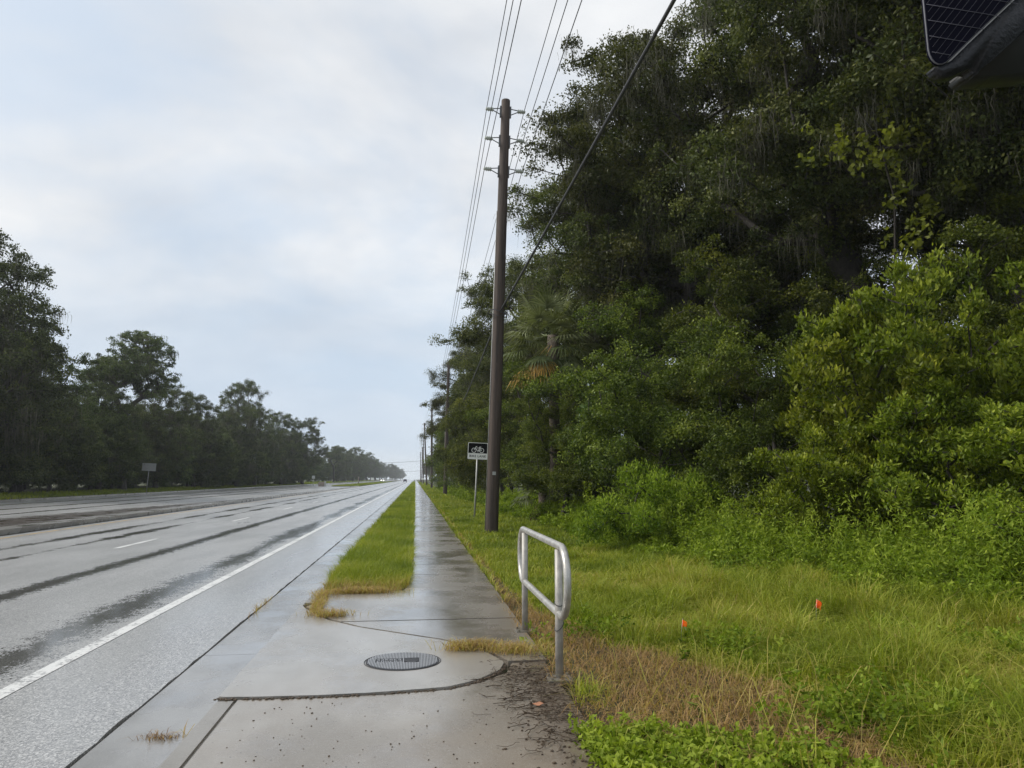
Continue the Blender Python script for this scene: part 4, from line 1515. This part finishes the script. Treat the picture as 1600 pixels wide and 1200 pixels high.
POLES = [(2.26, 23.0, 1.75, 1.0), (3.0, 78.5, 1.0, 1.0), (2.75, 131.0, -0.6, 1.0), (2.70, 185.0, -2.9, 1.10), (2.45, 240, -0.8, 1.0), (2.4, 295, 0.5, 1.0), (2.3, 350, -0.5, 1.0)]
plabels = ['near wooden utility pole with grey insulators, leaning slightly beside the bike lane sign',
           'second wooden utility pole, half hidden against the oak leaves',
           'third wooden utility pole, standing clear against the sky',
           'utility pole leaning left, beyond the pole that stands clear of the trees',
           'thin distant utility pole just left of the leaning pole',
           'hazy utility pole past the thin distant one', 'farthest hazy utility pole, near the end of the sidewalk']
proto = make_pole()
pole_mats = []
for i, (x, y, ln, s) in enumerate(POLES):
    o = proto if i == 0 else dup(proto, (x, y, 0.06))
    o.location = (x, y, 0.06)
    o.rotation_euler = (0, R(ln), 0)
    o.scale = (1, 1, s)
    o['label'] = plabels[i]
    o['group'] = 'utility poles along the sidewalk'
    pole_mats.append(Matrix.LocRotScale(o.location, o.rotation_euler.to_quaternion(), o.scale))


def span_wire(name, label, cat, start, local, r, sag, m, group=None, coil=False):
    pts = [Vector(start)] + [pm @ Vector(local) for pm in pole_mats]
    path = []
    for a, b in zip(pts[:-1], pts[1:]):
        n = 14 if a.y < 100 else 6
        for k in range(n):
            t = k / n
            p = a.lerp(b, t)
            p.z -= sag * 4 * t * (1 - t)
            path.append(p)
    path.append(pts[-1])
    o = tube_obj(name, path, r, m, None, 5)
    return tag(o, label, cat, group)


side = {-1: 'road', 1: 'wood'}
lv = ['top', 'middle', 'lowest']
for s in (-1, 1):
    for i, z in enumerate(LEVELS):
        span_wire('power_line', f'{lv[i]} power line on the {side[s]} side of the utility poles', 'power line', (2.2 + s * 0.56, -32, z + 0.1), (s * 0.60, 0, z - 0.0), 0.011, 0.45, M['wire'], 'power lines along the poles')
# thick comms cable: comes down from above the viewer to the near pole, then on from pole to pole
pts = [pole_mats[0] @ Vector((0.05, -0.15, 6.75))]
tail = []
a, b = Vector((5.05, -9.0, 11.1)), pts[0]
for k in range(25):
    t = k / 24
    p = a.lerp(b, t)
    p.z -= 0.10 * 4 * t * (1 - t)
    tail.append(p)
for i in range(len(pole_mats) - 1):
    a, b = (pole_mats[i] @ Vector((0.05, 0.15, 6.75))), (pole_mats[i + 1] @ Vector((0.05, 0.15, 6.75)))
    for k in range(12):
        t = (k + 1) / 12
        p = a.lerp(b, t)
        p.z -= 0.5 * 4 * t * (1 - t)
        tail.append(p)
tag(tube_obj('comms_cable', tail, 0.031, M['cable'], None, 8), 'thick dark cable sloping down from the top of the photo to the near utility pole', 'cable')

# wires that cross the road in the far haze
for (y, z, lb) in ((300, 7.7, 'nearer of two wires crossing above the road in the haze'), (690, 8.0, 'farther and lower of two wires crossing above the road in the haze')):
    a, b = Vector((-36, y, z + 0.9)), Vector((2.45 if y < 400 else 8, y, z + 0.9))
    pp = []
    for k in range(17):
        t = k / 16
        p = a.lerp(b, t)
        p.z -= 0.9 * 4 * t * (1 - t)
        pp.append(p)
    tag(tube_obj('crossing_wire', pp, 0.05 if y < 400 else 0.09, M['wire'], None, 5), lb, 'power line', 'wires crossing the road')

# ------------------------------------------------------------------ bike lane sign


def bike_sign():
    t = thing('bike_lane_sign', 'black and white bike lane sign with bicycle symbol on a thin steel post', 'sign', (2.36, 31.0, 0.05), (0, R(2.4), 0))
    tube_obj('post', [(0, 0, -0.1), (0, 0, 1.2), (0, 0, 3.0)], 0.036, M['post_steel'], t, 8)
    W, H = 0.40, 0.335
    cz = 2.76

    def rrect(w, h, r, n=6):
        p = []
        for cx, cy, a0 in ((w - r, h - r, 0), (-w + r, h - r, 90), (-w + r, -h + r, 180), (w - r, -h + r, 270)):
            for k in range(n):
                a = R(a0 + 90 * k / (n - 1))
                p.append((cx + r * math.cos(a), cy + r * math.sin(a)))
        return p

    def plate(pts, y0, y1):
        bm = bmesh.new()
        a = [bm.verts.new((x, y0, z)) for x, z in pts]
        b = [bm.verts.new((x, y1, z)) for x, z in pts]
        bm.faces.new(a)
        bm.faces.new(b[::-1])
        for i in range(len(pts)):
            bm.faces.new((a[i], b[i], b[(i + 1) % len(pts)], a[(i + 1) % len(pts)]))
        return bm
    f = obj('plate', bm_mesh('plate', plate([(x, z + cz) for x, z in rrect(W, H, 0.04)], -0.05, -0.04)), M['sign_white'], t)
    zb0, zb1 = cz - 0.09, cz + H - 0.022
    pts = [(-W + 0.022, zb0), (W - 0.022, zb0), (W - 0.022, zb1 - 0.03), (W - 0.05, zb1), (-W + 0.05, zb1), (-W + 0.022, zb1 - 0.03)]
    obj('black_panel', bm_mesh('black_panel', plate(pts, -0.054, -0.0495)), M['sign_black'], f)
    bm = bmesh.new()
    yb = -0.058
    zc = cz + 0.055

    def ring(cx, cz_, r0, w):
        n = 40
        for k in range(n):
            a, b = 2 * PI * k / n, 2 * PI * (k + 1) / n
            bm.faces.new([bm.verts.new((cx + rr_ * math.cos(q), yb, cz_ + rr_ * math.sin(q))) for rr_, q in ((r0, a), (r0 + w, a), (r0 + w, b), (r0, b))])

    def bar(x0, z0, x1, z1, w):
        d = Vector((x1 - x0, z1 - z0)).normalized()
        nx, nz = -d.y * w / 2, d.x * w / 2
        bm.faces.new([bm.verts.new((px, yb, pz)) for px, pz in ((x0 + nx, z0 + nz), (x0 - nx, z0 - nz), (x1 - nx, z1 - nz), (x1 + nx, z1 + nz))])
    lw, rw, r0 = -0.155, 0.155, 0.075
    wz = zc - 0.03
    ring(lw, wz, r0, 0.022)
    ring(rw, wz, r0, 0.022)
    bar(lw, wz, lw + 0.085, wz + 0.155, 0.021)                 # fork
    bar(lw + 0.085, wz + 0.155, lw + 0.125, wz + 0.155, 0.021)   # handlebar
    bar(lw + 0.065, wz + 0.09, rw - 0.075, wz + 0.10, 0.021)     # top tube
    bar(lw + 0.055, wz + 0.07, 0.015, wz - 0.02, 0.021)         # down tube
    bar(0.015, wz - 0.02, rw - 0.065, wz + 0.125, 0.021)        # seat tube
    bar(0.015, wz - 0.02, rw, wz, 0.021)                         # chain stay
    bar(rw, wz, rw - 0.07, wz + 0.09, 0.021)                     # seat stay
    bar(rw - 0.105, wz + 0.13, rw - 0.025, wz + 0.135, 0.03)    # saddle
    bar(0.015, wz - 0.02, 0.005, wz - 0.075, 0.021)              # crank
    obj('bicycle_symbol', bm_mesh('bicycle_symbol', bm), M['sign_white'], f)
    cu = bpy.data.curves.new('lettering', 'FONT')
    cu.body = 'BIKE LANE'
    cu.align_x = 'CENTER'
    cu.align_y = 'CENTER'
    cu.size = 0.125
    cu.space_character = 1.15
    cu.extrude = 0.001
    cu.offset = 0.002
    to = bpy.data.objects.new('tmp', cu)
    col.objects.link(to)
    bpy.context.view_layer.update()
    me = bpy.data.meshes.new_from_object(to.evaluated_get(bpy.context.evaluated_depsgraph_get()))
    bpy.data.objects.remove(to)
    bpy.data.curves.remove(cu)
    obj('lettering', me, M['sign_black'], f, (0, -0.0525, cz - 0.212), (PI / 2, 0, 0))
    return t


bike_sign()

# ------------------------------------------------------------------ survey flags


def survey_flag(x, y, h, a, label, s=1.0):
    t = thing('survey_flag', label, 'survey flag', (x, y, float(ground_z(x))), (0, 0, a), 'orange survey flags in the grass')
    tube_obj('stake', [(0.0, 0, -0.05), (0.01, 0, h * 0.6), (0.03, 0, h)], 0.002, M['post_steel'], t, 5)
    bm = bmesh.new()
    n = 7
    pa, pb = [], []
    for k in range(n):
        u = k / (n - 1)
        dx = 0.030 + 0.055 * s * u
        yy = 0.018 * math.sin(u * 6)
        zt = h - 0.055 * s * u * u - 0.01
        pa.append(bm.verts.new((dx, yy, zt)))
        pb.append(bm.verts.new((dx - 0.015 * u, yy + 0.01, zt - 0.085 * s * (1 - 0.25 * u))))
    fs = [bm.faces.new((pa[k], pa[k + 1], pb[k + 1], pb[k])) for k in range(n - 1)]
    r = bmesh.ops.extrude_face_region(bm, geom=fs)
    bmesh.ops.translate(bm, vec=(0, 0.0012, 0), verts=[e for e in r['geom'] if isinstance(e, bmesh.types.BMVert)])
    obj('flag', bm_mesh('flag', bm, True), M['orange'], t)


survey_flag(2.56, 7.38, 0.30, R(20), 'small orange survey flag on a white stake, nearer to the handrail', 0.85)
survey_flag(4.25, 7.95, 0.36, R(20), 'orange survey flag by the tall weeds, with its stake hidden in grass', 1.1)

# ------------------------------------------------------------------ dark gridded panel jutting in overhead at the right


def overhead_panel():
    t = thing('overhead_panel', 'dark wet rounded panel with pale grid lines jutting in at the top right corner', 'panel', (1.135, 1.5, 0.004))

    def loc(u, w, d=0.0):
        # u to the right, w height, d depth away from the viewer; slightly turned and tipped
        return Vector((u, d - 0.10 * u, w))

    def slab(name, prof, d0, d1, m, bev=0.004):
        bm = bmesh.new()
        a = [bm.verts.new(loc(u, w, d0)) for u, w in prof]
        b = [bm.verts.new(loc(u, w, d1)) for u, w in prof]
        bm.faces.new(a)
        bm.faces.new(b[::-1])
        for i in range(len(a)):
            bm.faces.new((a[i], b[i], b[(i + 1) % len(a)], a[(i + 1) % len(a)]))
        if bev:
            bmesh.ops.bevel(bm, geom=list(bm.edges), offset=bev, segments=3, affect='EDGES', clamp_overlap=True)
        return obj(name, bm_mesh(name, bm, bool(bev)), m, t)
    corner = [(0.003, 2.660), (0.005, 2.648), (0.009, 2.638), (0.015, 2.630), (0.023, 2.626), (0.031, 2.626), (0.040, 2.631), (0.052, 2.642)]
    slant = [(0.092, 2.680), (0.172, 2.756), (0.222, 2.803), (0.75, 3.30)]
    outline = [(-0.012, 3.30), (-0.001, 2.80)] + corner + slant
    slab('glass', outline, 0.0, 0.012, M['panel_glass'], 0)
    right = lambda w: float(np.interp(w, [2.626, 2.642, 2.680, 2.756, 2.803, 3.3], [0.031, 0.052, 0.092, 0.172, 0.222, 0.75]))
    left = lambda w: float(np.interp(w, [2.626, 2.638, 2.66, 2.8, 3.3], [0.023, 0.009, 0.003, -0.001, -0.012]))
    bm = bmesh.new()
    for k in range(16):
        w = 2.652 + 0.0385 * k
        ur = right(w - 0.012)
        add_tube(bm, [loc(left(w) + 0.002, w, -0.001), loc(ur, w - 0.16 * (ur - left(w)), -0.001)], 0.0009, 4)
    for k in range(46):
        w0 = 2.36 + 0.0225 * k
        p = [(u, w0 + 1.25 * u) for u in np.linspace(0, 0.75, 160)]
        p = [(u, w) for u, w in p if 2.63 < w < 3.28 and left(w) + 0.002 < u < right(w) - 0.002]
        if len(p) > 2:
            add_tube(bm, [loc(*p[0], -0.0008), loc(*p[-1], -0.0008)], 0.0004, 4)
    obj('grid_lines', bm_mesh('grid_lines', bm), M['panel_line'], t)
    bm = bmesh.new()
    add_tube(bm, [loc(u, w, 0.004) for u, w in outline], 0.0022, 8)
    obj('rim', bm_mesh('rim', bm), M['panel_rim'], t)
    edge = [(0.012, 2.622), (0.016, 2.606), (0.026, 2.591), (0.038, 2.585), (0.052, 2.586), (0.066, 2.593), (0.088, 2.611), (0.096, 2.618), (0.101, 2.602), (0.107, 2.592), (0.114, 2.594), (0.118, 2.616), (0.15, 2.640), (0.19, 2.678), (0.25, 2.745), (0.34, 2.815), (0.80, 3.20), (0.86, 3.30), (0.745, 3.302), (0.222, 2.798), (0.172, 2.751), (0.092, 2.675), (0.052, 2.636), (0.040, 2.625), (0.031, 2.620), (0.022, 2.620)]
    edge = [(u + 0.003, w if w > 2.626 else 2.626 + (w - 2.626) * 0.62) for u, w in edge]
    slab('moulded_edge', edge, 0.006, 0.040, M['panel_edge'], 0.006)
    back = [(0.112, 2.635), (0.125, 2.616), (0.18, 2.622), (0.27, 2.628), (0.60, 2.75), (0.60, 3.00), (0.25, 2.73)]
    slab('bracket', back, 0.045, 0.11, M['panel_back'], 0.006)


M['panel_glass'] = simple('dark_wet_glass', (0.004, 0.004, 0.010), 0.4, 0, 0.2, 8, 0, 0.03)
M['panel_line'] = simple('pale_grid_line', (0.10, 0.10, 0.125), 0.5)
M['panel_rim'] = simple('dull_grey_rim', (0.10, 0.10, 0.115), 0.45)
M['panel_edge'] = simple('wet_dark_moulding', (0.014, 0.015, 0.018), 0.34, 0, 0.4, 25, 0.3, 0.3)
M['panel_back'] = simple('dark_green_grey_bracket', (0.012, 0.014, 0.013), 0.6)
overhead_panel()

# ------------------------------------------------------------------ left side of the road
lo_a = make_tree('roadside_oak', 'tree', 161,
                 [(0, 0, 15.0, 5.6, 5.6, 4.6), (-3.2, 0.5, 11.0, 4.4, 4.4, 3.8), (3.4, -0.5, 11.2, 4.4, 4.4, 3.6), (0.5, 3.0, 8.5, 4.6, 4.0, 3.6), (1.5, -3.0, 8.0, 4.6, 4.0, 3.6), (2.0, 0, 5.0, 4.6, 4.6, 3.0)],
                 wander(6.0, 8, 11), 1050, 0.78, 78, 0.74, 0.19, 0.11, 'far_oak', 0.42, 0.6, 0.14, dict(strands=34, lo=0.5, hi=2.4, w=0.040, spread=0.35), 0.45, puff=1.75, round_=0.9)
lo_b = make_tree('roadside_oak', 'tree', 162,
                 [(0, 0, 16.0, 4.6, 4.6, 3.0), (-3.4, 0, 14.8, 3.0, 3.4, 2.2), (3.6, 0.5, 14.2, 3.2, 3.2, 2.2), (0.5, 2, 12.6, 3.0, 3.0, 1.8), (-1.6, -2, 12.2, 2.8, 2.8, 1.8)],
                 wander(9.0, 9, 12, 0.12), 560, 0.72, 80, 0.66, 0.19, 0.11, 'far_oak', 0.40, 0.5, 0.14, dict(strands=24, lo=0.4, hi=1.6, w=0.036, spread=0.3), 0.55, puff=1.45, round_=0.8)
lo_c = make_tree('roadside_thicket', 'tree', 163,
                 [(0, 0, 5.4, 3.2, 3.2, 2.6), (-2.4, 0, 3.6, 2.8, 2.6, 2.2), (2.4, 0, 3.8, 2.8, 2.6, 2.4), (0, 0, 2.0, 4.0, 3.0, 1.8)],
                 wander(2.6, 5, 13, 0.15), 560, 0.55, 80, 0.55, 0.17, 0.09, 'far_oak', 0.16, 0.6, 0.0, None, 0.5, puff=1.25, round_=0.9)
LEFT = [
    (lo_a, -35.2, 66.5, 2.2, (1.15, 1.15, 1.10), 'tallest mossy oak at the left edge of the photo'),
    (lo_a, -36.5, 77.0, 3.1, (0.80, 0.80, 0.74), 'low mossy oak behind the blank sign across the road'),
    (lo_b, -33.8, 95.0, 2.0, (1.05, 1.05, 0.98), 'umbrella shaped oak with a domed open crown across the road'),
    (lo_a, -34.5, 90.0, 1.6, (0.70, 0.70, 0.62), 'dark oak in front of the umbrella shaped oak'),
    (lo_a, -34.0, 107.0, 4.6, (0.75, 0.75, 0.72), 'dark oak to the right of the umbrella shaped oak'),
    (lo_a, -33.5, 123.0, 2.2, (0.72, 0.72, 0.74), 'dark oak just left of the wide mossy oak'),
    (lo_a, -31.8, 144.0, 5.2, (0.88, 0.88, 1.0), 'wide mossy oak with moss hanging low toward the far kerb'),
    (lo_a, -32.5, 163.0, 0.9, (0.85, 0.85, 0.84), 'dark oak just beyond the wide mossy oak'),
    (lo_a, -31.5, 188.0, 2.4, (0.9, 0.9, 0.88), 'rounded oak second from the far end of the dark left row'),
    (lo_a, -31.0, 219.0, 3.7, (0.95, 0.95, 0.95), 'large rounded oak that ends the dark left row against the sky'),
]
for (pr, x, y, rz, s, lb) in LEFT:
    place(pr, (x, y, gz(x)), rz, s, lb, 'oaks across the road')
for i in range(24):
    rr = random.Random(400 + i)
    y = 54 + i * 7.4 + rr.uniform(-1.5, 1.5)
    x = -36.0 + rr.uniform(-0.8, 0.8) + (2.0 if y > 120 else 0)
    lb = 'dark thicket tree closing the gap below the oaks across the road'
    place(lo_c, (x, y, gz(x)), rr.uniform(0, 6.28), (rr.uniform(0.95, 1.25), rr.uniform(0.95, 1.25), rr.uniform(0.9, 1.55)), lb, 'thicket trees across the road')
for i in range(11):
    rr = random.Random(450 + i)
    y = 66 + i * 14 + rr.uniform(-3, 3)
    x = -44 + rr.uniform(-2, 2)
    place(lo_a, (x, y, gz(x)), rr.uniform(0, 6.28), rr.uniform(0.62, 0.74), 'dark oak in the second row behind the roadside oaks across the road', 'second row oaks across the road')
for i in range(24):
    rr = random.Random(500 + i)
    y = 300 + i * 26 + i * i * 0.9 + rr.uniform(-6, 6)
    x = -33.0 + rr.uniform(-2, 2) + (0.9 * (i - 12) if i > 12 else 0)
    s = rr.uniform(0.70, 1.0) * (0.85 if i < 2 else 1)
    place(lo_a if i % 3 else lo_b, (x, y, gz(x)), rr.uniform(0, 6.28), (s * 1.1, s * 1.1, s), 'hazy distant oak in the row on the far left of the road', 'distant oaks on the left')
for i in range(18):
    rr = random.Random(650 + i)
    y = 52 + i * 9
    x = -41.5 + rr.uniform(-1, 1)
    place(lo_c, (x, y, gz(x)), rr.uniform(0, 6.28), (1.2, 1.2, rr.uniform(0.8, 1.1)), 'shaded thicket tree in the second row behind the roadside oaks across the road', 'second row thicket trees across the road')
for i in range(16):
    rr = random.Random(600 + i)
    y = 236 + i * 22
    x = -37 + rr.uniform(-1, 1)
    place(lo_c, (x, y, gz(x)), rr.uniform(0, 6.28), rr.uniform(0.9, 1.4), 'hazy low thicket under the distant oaks on the left', 'distant thickets on the left')


# signs and street things across the road
def back_sign(x, y, w, h, zc, ln, label, group=None, m='sign_grey', rz=0.0):
    t = thing('roadside_sign', label, 'sign', (x, y, float(ground_z(x)) - 0.02), (0, R(ln), rz), group)
    tube_obj('post', [(0, 0, -0.2), (0, 0, zc + h / 2)], 0.045, M['post_steel'], t, 8)
    bm = bmesh.new()
    add_box(bm, -w / 2, w / 2, -0.052, -0.046, zc - h / 2, zc + h / 2)
    add_box(bm, -w / 2, w / 2, -0.075, -0.053, zc + h / 2 - 0.09, zc + h / 2 - 0.03)
    add_box(bm, -w / 2, w / 2, -0.075, -0.053, zc - h / 2 + 0.03, zc - h / 2 + 0.09)
    obj('plate', bm_mesh('plate', bm), M[m], t)
    return t


back_sign(-30.9, 94.4, 1.55, 0.9, 2.95, 3.0, 'blank grey back of a wide sign on a thin leaning post across the road')
back_sign(-23.0, 180, 0.7, 0.7, 2.1, 1, 'small grey sign back in the shade at the end of the dark left row')
back_sign(-15.5, 285, 1.1, 0.9, 1.7, 0, 'small white sign on the far grass median', m='sign_white')
back_sign(1.75, 190, 0.5, 0.35, 1.6, 0, 'tiny white plate on a post at the far end of the sidewalk lawn', m='sign_white')

# low masonry marker by the median end
t = thing('masonry_marker', 'low pale masonry block standing by the end of the raised median', 'marker', (-20.6, 176, 0.0))
M['masonry'] = concrete('pale_masonry', (0.33, 0.27, 0.22), (0.24, 0.20, 0.17), 0.2, 0.2)
bm = bmesh.new()
add_box(bm, -0.75, 0.55, -0.3, 0.3, -0.1, 1.0, bevel=0.03)
obj('block', bm_mesh('block', bm), M['masonry'], t)
bm = bmesh.new()
add_box(bm, 0.56, 0.85, -0.32, 0.32, -0.1, 1.15, bevel=0.03)
obj('pillar', bm_mesh('pillar', bm), M['sign_grey'], t)
bm = bmesh.new()
add_tube(bm, [(0, 0, -0.1), (0, 0, 2.1), (0, 0, 2.2)], [0.16, 0.14, 0.08], 10)
tag(obj('marker_post', bm_mesh('marker_post', bm), M['masonry'], loc=(-17.2, 240, 0.13)), 'stout pale post standing on the far grass median', 'post')


# two distant cars
def car(x, y, label, bodym, rz=0.0, lights=True):
    t = thing('distant_car', label, 'car', (x, y, 0.01), (0, 0, rz), 'distant cars')
    prof = [(-2.2, 0.35), (-2.25, 0.75), (-2.1, 0.95), (-1.5, 1.0), (-0.85, 1.42), (0.75, 1.46), (1.5, 1.02), (2.15, 0.88), (2.25, 0.6), (2.2, 0.35)]
    bm = bmesh.new()
    for s in (-0.88, 0.88):
        pass
    a = [bm.verts.new((-0.88 if z < 1.05 else -0.70, u, z)) for u, z in prof]
    b = [bm.verts.new((0.88 if z < 1.05 else 0.70, u, z)) for u, z in prof]
    bm.faces.new(a)
    bm.faces.new(b[::-1])
    for i in range(len(a)):
        bm.faces.new((a[i], b[i], b[(i + 1) % len(a)], a[(i + 1) % len(a)]))
    obj('body', bm_mesh('body', bm), bodym, t)
    for sx in (-0.9, 0.7):
        for yy in (-1.4, 1.4):
            bm = bmesh.new()
            add_tube(bm, [(sx, yy, 0.33), (sx + 0.2, yy, 0.33)], 0.33, 16)
            obj('wheel', bm_mesh('wheel', bm), M['cable'], t)
    for s in (-0.62, 0.62):
        bm = bmesh.new()
        add_box(bm, s - 0.16, s + 0.16, -2.30, -2.24, 0.62, 0.80, bevel=0.02)
        obj('headlight' if lights else 'tail_light', bm_mesh('lamp', bm), M['headlight'] if lights else M['tail'], t)
    for u0, z0, u1, z1 in ((-1.5, 1.0, -0.85, 1.42), (1.5, 1.02, 0.75, 1.46)):
        bm = bmesh.new()
        e = 0.012
        sg = -1 if u0 < 0 else 1
        bm.faces.new([bm.verts.new(p) for p in ((-0.76, u0 + sg * e, z0 + 0.05), (0.76, u0 + sg * e, z0 + 0.05), (0.64, u1 + sg * e, z1), (-0.64, u1 + sg * e, z1))])
        obj('windscreen', bm_mesh('windscreen', bm), M['panel_glass'], t)


M['car_blue'] = simple('dark_blue_paint', (0.02, 0.03, 0.06), 0.3)
M['car_white'] = simple('white_car_paint', (0.6, 0.6, 0.6), 0.3)
M['tail'] = simple('red_lamp', (0.4, 0.02, 0.02), 0.3)
hm, hk, hb, ho = mat('lit_headlight')
hb.inputs['Emission Color'].default_value = (1, 0.97, 0.9, 1)
hb.inputs['Emission Strength'].default_value = 9.0
M['headlight'] = hm
car(-5.2, 400, 'dark blue car driving away in the haze at the end of the road', M['car_blue'], 0, False)
car(-14.5 - 5.0, 470, 'pale car with lit headlights coming through the haze', M['car_white'], 0, True)

# ------------------------------------------------------------------ rain haze
hz, hk, hb, ho = mat('rain_haze')
hk.t.nodes.remove(hb)
pv = hk.n('ShaderNodeVolumePrincipled')
pv.inputs['Color'].default_value = (0.86, 0.90, 0.95, 1)
pv.inputs['Density'].default_value = 0.00034
pv.inputs['Anisotropy'].default_value = 0.2
hk.t.links.new(pv.outputs[0], ho.inputs['Volume'])
bm = bmesh.new()
add_box(bm, -620, 620, -45, 1420, -1.2, 34)
obj('haze', bm_mesh('haze', bm), hz, kind='stuff')
